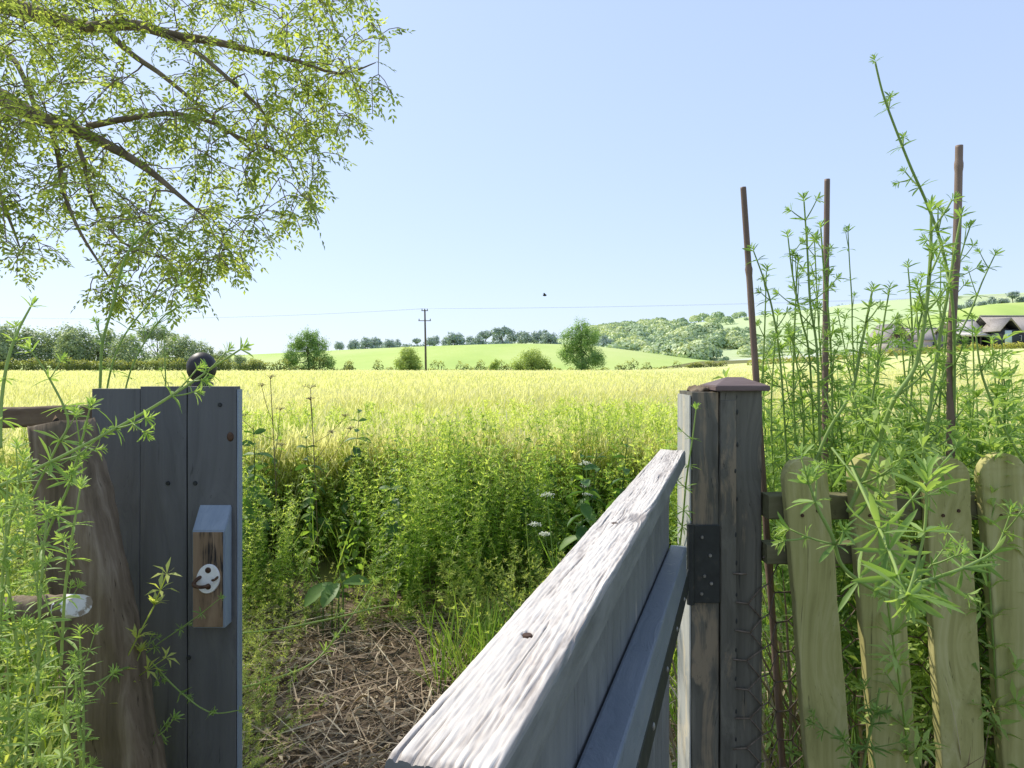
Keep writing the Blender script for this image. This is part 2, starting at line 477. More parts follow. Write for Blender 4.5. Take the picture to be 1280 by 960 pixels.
def screw(parent, loc, d=.006, normal='-Y', mat='steel'):
    bm = bmesh.new()
    bmesh.ops.create_cone(bm, cap_ends=True, segments=14, radius1=d, radius2=d * .75, depth=.0025)
    if normal == '-Y':
        bmesh.ops.rotate(bm, matrix=Matrix.Rotation(rad(90), 3, 'X'), verts=bm.verts)
    put(bm, loc)
    return bm_obj('screw', bm, M[mat], parent)


def rnd_dirs(n, rs=R):
    v = rs.randn(n, 3)
    return v / np.linalg.norm(v, axis=1, keepdims=True)


def bez(pts, n):
    """smooth curve through points"""
    pts = np.asarray(pts, float)
    m = len(pts)
    t = np.linspace(0, m - 1, n)
    out = np.empty((n, 3))
    for k, u in enumerate(t):
        i = min(int(u), m - 2)
        f = u - i
        p0, p1, p2, p3 = pts[max(i - 1, 0)], pts[i], pts[i + 1], pts[min(i + 2, m - 1)]
        out[k] = .5 * ((2 * p1) + (-p0 + p2) * f + (2 * p0 - 5 * p1 + 4 * p2 - p3) * f * f + (-p0 + 3 * p1 - 3 * p2 + p3) * f ** 3)
    return out


# ------------------------------------------------------------------ world, sun, camera
SUN_EL, SUN_AZ = rad(46), rad(-52)          # azimuth from +Y towards +X
w = bpy.data.worlds.new('World')
sc.world = w
w.use_nodes = True
nt = w.node_tree
bg = nt.nodes['Background']
sky = nt.nodes.new('ShaderNodeTexSky')
sky.sky_type = 'NISHITA'
sky.sun_disc = False
sky.sun_elevation = SUN_EL
sky.sun_rotation = SUN_AZ
sky.altitude = 50
sky.air_density = 1.0
sky.dust_density = .6
sky.ozone_density = 2.2
# bright hazy May sky: soften the zenith-to-horizon range of the sky model
gam = nd(nt, 'ShaderNodeGamma', {'Color': sky.outputs[0], 'Gamma': .33})
skc = mix(nt, 1.0, gam.outputs[0], (3.12, 3.48, 4.25), 'MULTIPLY')
nt.links.new(skc, bg.inputs[0])
bg.inputs[1].default_value = .15
sl = bpy.data.lights.new('sun', 'SUN')
sl.energy = 5.0
sl.angle = rad(.53)
sl.color = (1.0, .94, .82)
so = bpy.data.objects.new('sun', sl)
COL.objects.link(so)
sdir = Vector((math.sin(SUN_AZ) * math.cos(SUN_EL), math.cos(SUN_AZ) * math.cos(SUN_EL), math.sin(SUN_EL)))
so.rotation_euler = sdir.to_track_quat('Z', 'Y').to_euler()
so.location = sdir * 60

cam = bpy.data.cameras.new('camera')
cam.sensor_width = 36
cam.lens = 36 * F / 1280
cam.shift_y = -(480 - CY) / 1280
cam.clip_start = .02
cam.clip_end = 9000
co = bpy.data.objects.new('camera', cam)
COL.objects.link(co)
co.location = (0, 0, H)
co.rotation_euler = (rad(90), 0, 0)
sc.camera = co
sc.view_settings.view_transform = 'Standard'
sc.view_settings.look = 'None'
sc.view_settings.exposure = 0
sc.cycles.max_bounces = 8
sc.cycles.diffuse_bounces = 4
sc.cycles.transmission_bounces = 6

# ------------------------------------------------------------------ ground and hills
ys = np.concatenate([np.linspace(-30, 20, 26), np.linspace(24, 160, 40), np.geomspace(170, 5000, 18)])
xs = np.concatenate([-np.geomspace(4000, 120, 14), np.linspace(-100, 160, 66), np.geomspace(180, 4000, 14)])
X, Yg = np.meshgrid(xs, ys, indexing='ij')
Z = ground_z(X, Yg)
mb = MB()
mb.grid(np.stack([X, Yg, Z], -1))
tag(mb.build('ground', M['ground'], smooth=True), kind='structure')

# trodden soil by the gateway
mb = MB()
a = np.linspace(-2.6, 1.2, 70)
b = np.linspace(-1.2, 3.9, 90)
X, Yg = np.meshgrid(a, b, indexing='ij')
zz = .004 + .018 * (np.sin(X * 7 + 1.3 * np.sin(Yg * 5)) * np.sin(Yg * 6.1) * .5 + .5) + R.rand(*X.shape) * .012
mb.grid(np.stack([X, Yg, zz], -1))
tag(mb.build('path', M['soil'], smooth=True), kind='structure')

# crop canopy: the top of the standing crop further out
mb = MB()
a = np.concatenate([np.linspace(-150, -12, 30), np.linspace(-11, 11, 110), np.linspace(12, 170, 34)])
b = np.concatenate([np.linspace(4.7, 20, 80), np.linspace(21, 140, 60)])
X, Yg = np.meshgrid(a, b, indexing='ij')
mb.grid(np.stack([X, Yg, ground_z(X, Yg) + .46 * ss(4.7, 5.3, Yg) + .2 * ss(14, 30, Yg) + R.rand(*X.shape) * .1 - .04], -1))
tag(mb.build('field', M['canopy'], smooth=True), kind='structure')


def hill(name, crest, y0, y1, mat, rough=0.0, ease=1.0, n=60, z0=0.0):
    """ground rising from y0 to a crest at y1 and falling behind; crest given by bearing and height at y1"""
    px = np.array([c[0] for c in crest], float)
    hz = np.array([H + (CY - c[1]) / F * y1 for c in crest])
    u = np.linspace(px[0], px[-1], 120)
    hh = np.interp(u, px, hz)
    hh = np.convolve(np.pad(hh, 6, 'edge'), np.ones(13) / 13, 'valid')
    t = np.linspace(0, 1.35, n)
    G = np.empty((len(u), n, 3))
    for j, tt in enumerate(t):
        y = y0 + (y1 - y0) * tt
        prof = ss(0, 1, tt) ** ease if tt <= 1 else 1 - .5 * ss(1, 1.5, tt)
        G[:, j, 0] = (u - CX) / F * (y0 + (y1 - y0) * .5 + (y - y0 - (y1 - y0) * .5))
        G[:, j, 1] = y
        G[:, j, 2] = z0 + (hh - z0) * prof - .3
    G[:, :, 2] += rough * R.randn(*G.shape[:2])
    mb = MB()
    mb.grid(G)
    return tag(mb.build(name, mat, smooth=True), kind='structure'), (u, hh, y0, y1, ease, z0)


def hill_z(H_, px, y):
    u, hh, y0, y1, ease, z0 = H_
    h_ = np.interp(px, u, hh)
    return z0 + (h_ - z0) * ss(0, 1, (y - y0) / (y1 - y0)) ** ease - .3


_, HF = hill('green_hill', [(-500, 452), (100, 450), (300, 444), (420, 438), (560, 432), (700, 429), (770, 434), (830, 444), (880, 452), (960, 456)], 150, 420, M['green_field'], 0, .8)
_, HD = hill('downs', [(640, 432), (700, 426), (745, 420), (800, 414), (870, 406), (940, 399), (1060, 385), (1130, 377), (1210, 374), (1280, 371), (1420, 364), (1700, 352), (2200, 350)], 330, 1000, M['down'], 0, .75)
_, HP = hill('pale_field', [(860, 457), (920, 448), (980, 444), (1080, 437), (1160, 428), (1220, 424), (1320, 420), (1500, 416)], 180, 330, M['pale_field'], 0, .8)
_, HR = hill('upper_field', [(1120, 400), (1180, 392), (1230, 381), (1290, 378), (1400, 374), (1600, 370)], 330, 520, M['green_field'], 0, .8)

# ------------------------------------------------------------------ the crop
def crop(n, y0, y1, smin):
    u = R.rand(n)
    Y = 1 / (1 / y0 + (1 / y1 - 1 / y0) * u)
    x = (R.rand(n) * 1.36 - .18) * 1280
    x = (x - CX) / F * Y
    s_ = np.maximum(smin, .00052 * Y)
    return x, Y, s_


mb = MB()
for n, y0, y1 in ((230000, 4.4, 12), (200000, 9, 40), (130000, 28, 130)):
    x, Y, s_ = crop(n, y0, y1, .0042)
    z = ground_z(x, Y)
    patch = .5 + .5 * np.sin(x * .9 + 1.7 * np.sin(Y * .35)) * np.sin(Y * .55 + x * .2)
    hgt = .74 + .14 * ss(4.5, 14, Y) + .06 * R.randn(n) - .09 * (1 - patch)
    L = np.minimum(hgt, .22 + .008 * Y) * (.6 + .6 * R.rand(n))
    P = np.stack([x, Y, z + hgt - L], 1)
    D = np.stack([R.randn(n) * .34 + .06, R.randn(n) * .34, np.ones(n)], 1)
    D /= np.linalg.norm(D, axis=1, keepdims=True)
    U = rnd_dirs(n)
    tint = np.clip(.05 + .2 * ss(4.5, 12, Y) + .45 * R.rand(n) * (.5 + patch) + .3 * (R.rand(n) < .22), 0, 1)
    mb.leaves(P, D, U, L, s_ * (1 + R.rand(n)), tint, .1)
    k = R.rand(n) < (.25 + .4 * (np.sin(x * .7 + 2 * np.sin(Y * .5)) > .1) if y0 < 20 else .3)      # seed heads
    P2 = (P + D * L[:, None] * .86)[k]
    D2 = D[k] + np.stack([R.randn(k.sum()) * .25 + .1, R.randn(k.sum()) * .25, np.zeros(k.sum())], 1)
    D2 /= np.linalg.norm(D2, axis=1, keepdims=True)
    mb.leaves(P2, D2, U[k], .07 + .05 * R.rand(k.sum()) + .0006 * Y[k], s_[k] * 2.4, np.clip(.72 + .3 * R.rand(k.sum()), 0, 1), .15)
tag(mb.build('tall_grass_crop', M['crop']), 'ripening yellow grass crop filling the wide field beyond the gate', 'grass', kind='stuff')


# ------------------------------------------------------------------ weeds
def stem_proto(h, spacing, leafL, nleaf, rs, branches=2, lean=.15, bare=0.0):
    """a cleavers-like stem: whorls of narrow leaves and short side shoots (thicket filler)"""
    m = MB()
    k = max(4, int(h / spacing))
    t = np.linspace(0, 1, k)
    d = rs.randn(2) * lean
    path = np.stack([d[0] * t ** 1.6 * h + .02 * np.sin(t * 7 + rs.rand() * 6), d[1] * t ** 1.6 * h + .02 * np.sin(t * 6 + rs.rand() * 6), t * h], 1)
    m.tube(path, np.linspace(.0022, .0012, k), 4, .45)
    Ps, Ds, Ls, Ts = [], [], [], []

    def whorl(p, ax, L, n, up, tv):
        a = rs.rand() * 6.28 + np.arange(n) * 6.283 / n
        e1 = np.cross(ax, (1, 0, 0.3))
        e1 /= np.linalg.norm(e1)
        e2 = np.cross(ax, e1)
        D = np.cos(a)[:, None] * e1 + np.sin(a)[:, None] * e2 + ax * up
        D /= np.linalg.norm(D, axis=1, keepdims=True)
        Ps.append(np.repeat(p[None], n, 0))
        Ds.append(D)
        Ls.append(L * (.75 + .5 * rs.rand(n)))
        Ts.append(np.clip(tv + .18 * rs.randn(n), 0, 1))
    for i in range(1, k):
        f = t[i]
        if f < bare:
            continue
        ax = path[i] - path[i - 1]
        ax /= np.linalg.norm(ax)
        whorl(path[i], ax, leafL * (1.1 - .45 * f), nleaf, .35 + .5 * f, .2 + .55 * f)
        if rs.rand() < .55 * branches / 2 and i > k * .25:
            bd = rnd_dirs(1, rs)[0]
            bd[2] = abs(bd[2]) + .5
            bd /= np.linalg.norm(bd)
            nb = rs.randint(2, 4)
            m.tube(np.stack([path[i], path[i] + bd * spacing * .37 * (nb - 1), path[i] + bd * spacing * .75 * (nb - 1)]), .0009, 4, .45)
            for q in range(1, nb):
                whorl(path[i] + bd * spacing * .75 * q, bd, leafL * .62, nleaf - 1, .5, .3 + .55 * f)
    whorl(path[-1], np.array([0, 0, 1.0]), leafL * .4, nleaf + 3, 1.6, .85)
    P, D = np.concatenate(Ps), np.concatenate(Ds)
    L = np.concatenate(Ls)
    m.leaves(P, D, np.tile((0, 0, 1.0), (len(P), 1)) + .3 * rs.randn(len(P), 3), L, L * .17 + .0015, np.concatenate(Ts), .15)
    return np.concatenate(m.v), np.concatenate(m.q), np.concatenate(m.t)


def broad_proto(h, rs):
    m = MB()
    t = np.linspace(0, 1, 9)
    d = rs.randn(2) * .08
    path = np.stack([d[0] * t * t, d[1] * t * t, t * h], 1)
    m.tube(path, np.linspace(.0035, .0015, 9), 4, .3)
    P, D, L = [], [], []
    for i, f in enumerate(np.arange(.2, 1.0, .075)):
        p = np.array([np.interp(f, t, path[:, k]) for k in range(3)])
        for s_ in (0, math.pi):
            a = i * math.pi / 2 + s_ + .3 * rs.randn()
            v = np.array([math.cos(a), math.sin(a), -.25 + 1.6 * max(0, f - .75)])
            P.append(p)
            D.append(v / np.linalg.norm(v))
            L.append((.1 - .06 * f ** 4) * (.7 + .6 * rs.rand()))
    L = np.array(L)
    m.blades(P, D, np.tile((0, 0, 1.0), (len(P), 1)) + .5 * rs.randn(len(P), 3), L, L * .5, np.clip(.22 + .2 * rs.randn(len(P)), 0, 1), .35)
    return np.concatenate(m.v), np.concatenate(m.q), np.concatenate(m.t)


def scatter(mb, protos, locs, scale, rs, tilt=.12, tintoff=None):
    for i, p in enumerate(locs):
        V, Q, T = protos[rs.randint(len(protos))]
        a = rs.rand() * 6.28
        c, s_ = math.cos(a), math.sin(a)
        sc_ = scale[i]
        W = V * sc_
        W = np.stack([W[:, 0] * c - W[:, 1] * s_ + tilt * rs.randn() * W[:, 2], W[:, 0] * s_ + W[:, 1] * c + tilt * rs.randn() * W[:, 2], W[:, 2]], 1)
        to = 0 if tintoff is None else tintoff[i]
        mb.add(W + p, Q, np.clip(T + to, 0, 1))


rs = np.random.RandomState(3)
protos = [stem_proto(.9, .05, .042, 7, rs) for _ in range(14)]
bush = [stem_proto(.95, .042, .05, 7, rs, 4, .06) for _ in range(8)]
topped = [stem_proto(.95, .042, .05, 7, rs, 4, .06, .5) for _ in range(8)]
mb = MB()
# belt of weeds between the trodden soil and the crop
n = 2300
x = rs.rand(n) * 4.9 - 2.6
y = 3.15 + rs.rand(n) ** .8 * 2.5
front = 3.25 + .35 * np.sin(x * 2.1) + .25 * np.sin(x * 5.3 + 1) + .5 * ss(-.35, .3, x) * 0 - 1.1 * ss(.05, .5, x)
keep = y > front
y = np.where(keep, y, front + rs.rand(n) * .5)
ccx, ccy, cch, cct = rs.rand(46) * 4.9 - 2.6, 3.1 + rs.rand(46) * 2.4, rs.rand(46), rs.randn(46)
near_c = np.argmin((x[:, None] - ccx) ** 2 + (y[:, None] - ccy) ** 2, 1)
lump = cch[near_c]
hs = (.42 + .24 * ss(0, .9, y - front) + .58 * (lump - .45) + .09 * rs.randn(n)) / .9
hs = np.clip(hs, .16, 1.02)
# hollows between the clumps, deepest along the front
hol = (np.sin(x * 4.3 + 1.1 * np.sin(y * 3.1) + .6) > .35) & (lump < .62) & (y < 4.3)
hs = np.maximum(hs, .36)
ok_ = ~hol
x, y, hs, near_c = x[ok_], y[ok_], hs[ok_], near_c[ok_]
n = len(x)
scatter(mb, protos + bush, np.stack([x, y, np.zeros(n)], 1), hs, rs, .12, .12 * rs.randn(n) + .04 + .13 * cct[near_c] + .14 * ss(3.8, 5.2, y))
n = 1100     # stragglers out in the crop
y = 5.0 + rs.rand(n) ** 2.2 * 6
x = (rs.rand(n) * 1.3 - .65) * y * .75
scatter(mb, protos, np.stack([x, y, np.zeros(n)], 1), (.6 + .22 * rs.rand(n)) / .9, rs, .1, .26 + .16 * rs.randn(n))
# broad-leaved weeds mixed in
br = [broad_proto(.9, rs) for _ in range(8)]
n = 210
x = rs.rand(n) * 4.7 - 2.5
y = 3.4 + rs.rand(n) * 2.2
scatter(mb, br, np.stack([x, y, np.zeros(n)], 1), np.clip(.55 + .2 * ss(3.4, 4.6, y) + .12 * rs.randn(n), .3, .95), rs, .1, .12 * rs.randn(n))
tag(mb.build('weed_thicket', M['thicket']), 'dense belt of cleavers and weeds between the bare soil and the yellow crop', 'weeds', kind='stuff')

# low creeping growth: soil edges, below the thicket, around the fence feet
mb = MB()
n = 500
x = np.concatenate([np.where(rs.rand(260) < .45, rs.rand(260) * 1.1 + .1, -1.1 - rs.rand(260) * 1.3), -1.35 + .35 * rs.rand(120), rs.rand(120) * .9 - .15])
y = np.concatenate([3.0 + rs.rand(260) * .5, 1.9 + 1.4 * rs.rand(120), 2.5 + .9 * rs.rand(120)])
x[260:380] = -.43 * y[260:380] + .22 * rs.rand(120) ** 2 - .04
sc_ = np.concatenate([.16 + .25 * rs.rand(260), .12 + .14 * rs.rand(120), .15 + .35 * rs.rand(120)])
sp = [stem_proto(.9, .07, .075, 7, rs, 3, .5) for _ in range(8)]
scatter(mb, sp, np.stack([x, y, np.zeros(n)], 1), sc_, rs, .4, .15 + .15 * rs.randn(n))
n = 130
y = 2.05 + 1.4 * rs.rand(n)
x = -.405 * y + .2 * rs.rand(n) ** 2 * y / 2.6
scatter(mb, sp, np.stack([x, y, np.zeros(n)], 1), .1 + .13 * rs.rand(n), rs, .4, .15 + .2 * rs.randn(n))
n = 90
x = -1.1 + rs.rand(n) * 1.1
y = 3.1 + rs.rand(n) * .3
scatter(mb, sp, np.stack([x, y, np.zeros(n)], 1), .12 + .2 * rs.rand(n), rs, .4, .1 + .15 * rs.randn(n))
tag(mb.build('low_weeds', M['yellow_weed']), 'low yellow-green weed seedlings creeping over the edges of the bare soil', 'weeds', kind='stuff')

# weeds behind the paling fence on the right
mb = MB()
n = 230
x = .66 + rs.rand(n) * 2.1
y = 1.33 + rs.rand(n) ** 1.3 * 1.3
hs = np.clip(.85 + .22 * rs.randn(n), .3, 1.3)
scatter(mb, protos, np.stack([x, y, np.zeros(n)], 1), hs * 1.12, rs, .07, .1 + .15 * rs.randn(n))
n = 260
x = .4 + rs.rand(n) * 2.2
y = 2.5 + rs.rand(n) * 1.8
x += .36 * y - .35
scatter(mb, protos, np.stack([x, y, np.zeros(n)], 1), .7 + .25 * rs.rand(n), rs, .1, .18 + .15 * rs.randn(n))
n = 240
x = .66 + rs.rand(n) * 1.45
y = 1.2 + rs.rand(n) ** 1.2 * .5
scatter(mb, topped, np.stack([x, y, np.zeros(n)], 1), np.clip(1.17 + .07 * rs.randn(n) - .12 * ss(1.0, 1.5, x), .9, 1.3), rs, .06, .2 + .26 * rs.randn(n))
tag(mb.build('fence_weeds', M['cleaver']), 'thick tangle of cleavers growing up behind the paling fence', 'weeds', kind='stuff')

# yellowing weeds left of the grey panel
mb = MB()
n = 125
x = -.62 - rs.rand(n) * .75
y = .72 + rs.rand(n) * .42
hs = np.clip(.78 + .22 * rs.randn(n), .3, 1.14)
x -= .1
scatter(mb, protos, np.stack([x, y, np.zeros(n)], 1), hs, rs, .12, .3 + .2 * rs.randn(n))
n = 160
y = 1.3 + rs.rand(n) * 1.6
x = -.54 * y - .12 - rs.rand(n) * 1.3
scatter(mb, protos, np.stack([x, y, np.zeros(n)], 1), .75 + .35 * rs.rand(n), rs, .12, .1 + .2 * rs.randn(n))
tag(mb.build('hedge_bottom_weeds', M['yellow_weed']), 'yellow-green tangled weeds around the leaning brown post at the left', 'weeds', kind='stuff')


# grass
def grass(mb, x, y, h, rs, w=.006, tint=.5):
    n = len(x)
    P = np.stack([x, y, np.zeros(n)], 1)
    D = np.stack([rs.randn(n) * .28, rs.randn(n) * .28, np.ones(n)], 1)
    D /= np.linalg.norm(D, axis=1, keepdims=True)
    U = rnd_dirs(n, rs)
    mb.blades(P, D, U, h, w, np.clip(tint + .25 * rs.randn(n), 0, 1), .35)


mb = MB()
n = 330
a, r_ = rs.rand(n) * 6.28, rs.rand(n) ** .7
grass(mb, -.12 + .2 * r_ * np.cos(a), 2.75 + .35 * r_ * np.sin(a), .12 + .2 * rs.rand(n), rs, .007, .62)
n = 3200
grass(mb, .15 + rs.rand(n) * 2.0, 1.3 + rs.rand(n) * 2.0, .15 + .3 * rs.rand(n), rs, .007, .5)
n = 450
grass(mb, -2.2 + rs.rand(n) * 4.6, 3.3 + rs.rand(n) * 2.3, .3 + .35 * rs.rand(n), rs, .006, .6)
n = 900
yy_ = .6 + rs.rand(n) * 2.0
grass(mb, -.53 * yy_ - .1 - rs.rand(n) * .9, yy_, .3 + .4 * rs.rand(n), rs, .007, .7)
n = 420
grass(mb, .8 + rs.rand(n) * 1.7, 1.55 + rs.rand(n) * 1.2, .6 + .5 * rs.rand(n), rs, .006, .75)
tag(mb.build('long_grass', M['grass']), 'long green grass blades among the weeds along the gateway and fence', 'grass', kind='stuff')

# dry cut stems over the soil and litter behind the palings
mb = MB()
n = 5200
NS = 7500
n = NS + 1600
x = np.concatenate([-1.7 + rs.rand(NS) * 2.0, .4 + rs.rand(1600) * 1.6])
y = np.concatenate([1.5 + rs.rand(NS) * 1.9, 1.3 + rs.rand(1600) * .9])
zb = np.concatenate([.02 + .07 * rs.rand(NS) ** 2, .02 + .3 * rs.rand(1600) ** 2])
a = rs.rand(n) * 6.28
D = np.stack([np.cos(a), np.sin(a), .18 * rs.randn(n)], 1)
L = .06 + .28 * rs.rand(n) ** 2.2
D /= np.linalg.norm(D, axis=1, keepdims=True)
mb.blades(np.stack([x, y, zb], 1), D, np.tile((0, 0, 1.0), (n, 1)) + .4 * rs.randn(n, 3), L, .0035 + .005 * rs.rand(n) ** 2, np.clip(.5 + .28 * rs.randn(n), 0, 1), .1)
n = 900
D = np.stack([.35 * rs.randn(n), .35 * rs.randn(n), np.ones(n)], 1)
D /= np.linalg.norm(D, axis=1, keepdims=True)
mb.blades(np.stack([.45 + rs.rand(n) * 1.5, 1.27 + rs.rand(n) * .7, np.zeros(n)], 1), D, rnd_dirs(n, rs), .25 + .55 * rs.rand(n), .004 + .004 * rs.rand(n), np.clip(.6 + .25 * rs.randn(n), 0, 1), .25)
n = 900
x = -1.5 + rs.rand(n) * 1.9
y = 1.6 + rs.rand(n) * 1.8
D = rnd_dirs(n, rs)
D[:, 2] *= .25
mb.leaves(np.stack([x, y, .03 + .05 * rs.rand(n)], 1), D, np.tile((0, 0, 1.0), (n, 1)) + .5 * rs.randn(n, 3), .025 + .03 * rs.rand(n), .014 + .016 * rs.rand(n), np.clip(.35 + .3 * rs.randn(n), 0, 1), .25)
tag(mb.build('dry_straw', M['straw']), 'dead brown cut stems and straw littering the bare soil beyond the gate', 'straw', kind='stuff')


# ------------------------------------------------------------------ single cleavers plants
def cleavers(name_label, pts, leaf=.035, r=.0018, gap=.06, tint=.45, group=None, shoots=.7, seed=0, first=.0, nleaf=7, tipsize=1.0):
    """pts: (px, py, depth) from base to tip"""
    rs = np.random.RandomState(seed)
    W = bez([at(*p) for p in pts], 60)
    seglen = np.linalg.norm(np.diff(W, axis=0), axis=1)
    cum = np.concatenate([[0], np.cumsum(seglen)])
    tot = cum[-1]
    root = thing('cleavers_plant', name_label, 'plant', tuple(W[0]), group=group)
    st, lf = MB(), MB()
    st.tube(W, np.interp(cum / tot, [0, .7, 1], [r, r * .85, r * .55]), 6, np.clip(tint + .15, 0, 1))

    def whorl(p, ax, L, n, up, tv, w=.15):
        a = rs.rand() * 6.28 + np.arange(n) * 6.283 / n + .12 * rs.randn(n)
        e1 = np.cross(ax, (.3, 1, 0.2))
        e1 /= np.linalg.norm(e1)
        e2 = np.cross(ax, e1)
        D = np.cos(a)[:, None] * e1 + np.sin(a)[:, None] * e2 + ax * (up + .15 * rs.randn(n))[:, None]
        D /= np.linalg.norm(D, axis=1, keepdims=True)
        LL = L * (.55 + .6 * rs.rand(n))
        D[:, 2] -= .12 + .25 * rs.rand(n) * (up < .8)
        D /= np.linalg.norm(D, axis=1, keepdims=True)
        lf.blades(np.repeat(p[None], n, 0), D, np.repeat(ax[None], n, 0) + .35 * rs.randn(n, 3), LL, LL * w, np.clip(tv + .16 * rs.randn(n), 0, 1), .1 + .25 * rs.rand())

    def tip(p, ax, L, tv):
        for q in range(3):
            whorl(p + ax * L * .16 * q, ax, L * (.75 - .18 * q), 6, .9 + .7 * q, tv + .1, .2)

    def shoot(p, ax, size, tv, depth=1):
        d = ax * .75 + .7 * rnd_dirs(1, rs)[0]
        d /= np.linalg.norm(d)
        ln = size * (.7 + .7 * rs.rand())
        k = np.linspace(0, 1, 6)[:, None]
        up = np.array([0, 0, 1.0])
        path = p + d * ln * k + up * ln * .18 * k ** 2
        st.tube(path, np.linspace(r * .55, r * .38, 6), 5, np.clip(tint + .15, 0, 1))
        if ln > leaf * 1.1:
            whorl(path[3], d, leaf * .5, 6, .35, tv)
            if depth and rs.rand() < .5:
                shoot(path[3], d, size * .5, tv, 0)
        tip(path[-1], d, leaf * .62 * tipsize, tv)

    dd = max(first, gap * .6)
    while dd < tot - gap * .35:
        i = int(np.searchsorted(cum, dd))
        i = min(max(i, 1), 58)
        ax = W[i + 1] - W[i - 1]
        ax /= np.linalg.norm(ax)
        f = dd / tot
        L = leaf * (1.05 - .35 * f)
        whorl(W[i], ax, L, nleaf, .3 + .25 * f, tint)
        if rs.rand() < shoots:
            shoot(W[i], ax, leaf * (1.5 - .7 * f), tint + .08)
        if rs.rand() < shoots * .5:
            shoot(W[i], ax, leaf * (1.2 - .6 * f), tint + .08)
        dd += gap * (.85 + .3 * rs.rand()) * (1.1 - .35 * f)
    ax = W[-1] - W[-4]
    ax /= np.linalg.norm(ax)
    tip(W[-1], ax, leaf * .8 * tipsize, tint + .05)
    st.build('stem', M['cleaver_stem'], root, smooth=True)
    lf.build('leaves', M['cleaver'], root, smooth=True)
    return root


G_R = 'cleavers stems climbing behind the paling fence'
right = [
    ('tallest cleavers stem, arching left high above the thick cane', [(1190, 700, 1.3), (1192, 560, 1.3), (1192, 400, 1.28), (1179, 315, 1.27), (1160, 258, 1.26), (1138, 208, 1.25), (1116, 152, 1.25), (1103, 115, 1.25), (1094, 78, 1.25)], .036, .0030, .092, .3),
    ('stout pale-stemmed cleavers bent right just left of the thick cane', [(1060, 640, 1.1), (1090, 575, 1.08), (1116, 503, 1.05), (1145, 455, 1.05), (1158, 380, 1.05), (1163, 320, 1.05), (1164, 265, 1.05)], .046, .0036, .075, .45),
    ('cleavers stem with a plump bud tip standing between two canes', [(1010, 600, 1.2), (1035, 540, 1.2), (1064, 490, 1.2), (1076, 435, 1.2), (1083, 400, 1.2), (1090, 365, 1.2)], .038, .0030, .07, .42),
    ('bushy cleavers stem rising just left of the middle cane', [(1026, 620, 1.25), (1022, 450, 1.25), (1013, 380, 1.25), (1009, 310, 1.25), (1005, 252, 1.25)], .036, .0024, .055, .35),
    ('cleavers stem with feathery top, second from the left cane', [(1020, 600, 1.35), (1012, 450, 1.33), (1002, 400, 1.32), (991, 345, 1.32), (985, 297, 1.32)], .034, .0022, .05, .35),
    ('cleavers stem starting closest to the left cane', [(985, 600, 1.3), (976, 460, 1.3), (966, 390, 1.3), (955, 350, 1.3), (942, 314, 1.3)], .034, .0022, .055, .32),
    ('thin lone cleavers stem standing right of the middle cane', [(1075, 600, 1.4), (1066, 430, 1.4), (1065, 380, 1.4), (1062, 330, 1.4), (1060, 290, 1.4)], .03, .0017, .07, .3),
    ('cleavers stem leaning far right past the thick cane', [(1150, 560, 1.35), (1190, 440, 1.35), (1213, 390, 1.35), (1228, 352, 1.35), (1243, 320, 1.35)], .034, .0020, .06, .32),
    ('bright cleavers stem running up along the thick cane', [(1150, 600, 1.12), (1172, 440, 1.12), (1184, 370, 1.12), (1194, 310, 1.12), (1201, 272, 1.12)], .04, .0030, .06, .45),
    ('dark bushy cleavers stem crossing behind the thick cane', [(1165, 600, 1.4), (1180, 450, 1.4), (1188, 380, 1.4), (1201, 320, 1.4), (1212, 285, 1.4)], .036, .0022, .05, .3),
    ('short cleavers stem with a drooping dark bud between canes', [(1075, 580, 1.3), (1095, 470, 1.3), (1101, 430, 1.3), (1106, 395, 1.3), (1112, 362, 1.3)], .034, .0022, .055, .34),
    ('cleavers stem on the far right sloping down to the rounded paling', [(1300, 610, 1.2), (1275, 570, 1.2), (1250, 525, 1.2), (1228, 470, 1.2), (1220, 420, 1.2)], .038, .0024, .06, .4),
    ('cleavers stem right of the middle cane with yellow base', [(1040, 610, 1.3), (1040, 480, 1.3), (1036, 400, 1.3), (1030, 340, 1.3), (1026, 285, 1.3)], .034, .0024, .05, .38),
    ('cleavers stem in front of the barn roof', [(1130, 600, 1.35), (1140, 480, 1.35), (1140, 410, 1.35), (1138, 370, 1.35), (1135, 335, 1.35)], .034, .0022, .055, .38),
]
for i, (lb, pts, lf_, r_, gp, tn) in enumerate(right):
    cleavers(lb, pts, lf_, r_, gp, tn, G_R, .8, 40 + i)
# filler stems in the tangle, still one plant each
extra = [(958, 340), (972, 395), (997, 330), (1018, 300), (1048, 395), (1072, 415), (1100, 430), (1125, 410), (1152, 350), (1176, 330), (1215, 400), (1240, 430), (1262, 455), (1030, 430), (990, 420), (1180, 420), (1205, 440), (1150, 440), (1250, 500), (1085, 440)]
for i, (px, py) in enumerate(extra):
    d = 1.3 + .5 * random.random()
    bx = px + random.uniform(-25, 40)
    cleavers('one of the many ordinary cleavers stems crowding behind the paling tops', [(bx, 720, d), (bx - 4, 600, d), ((bx + px) / 2 + random.uniform(-8, 8), (600 + py) / 2, d), (px, py, d)],
             .038, .0022, .06, .4 + .1 * random.random(), 'ordinary cleavers stems behind the palings', .8, 90 + i)

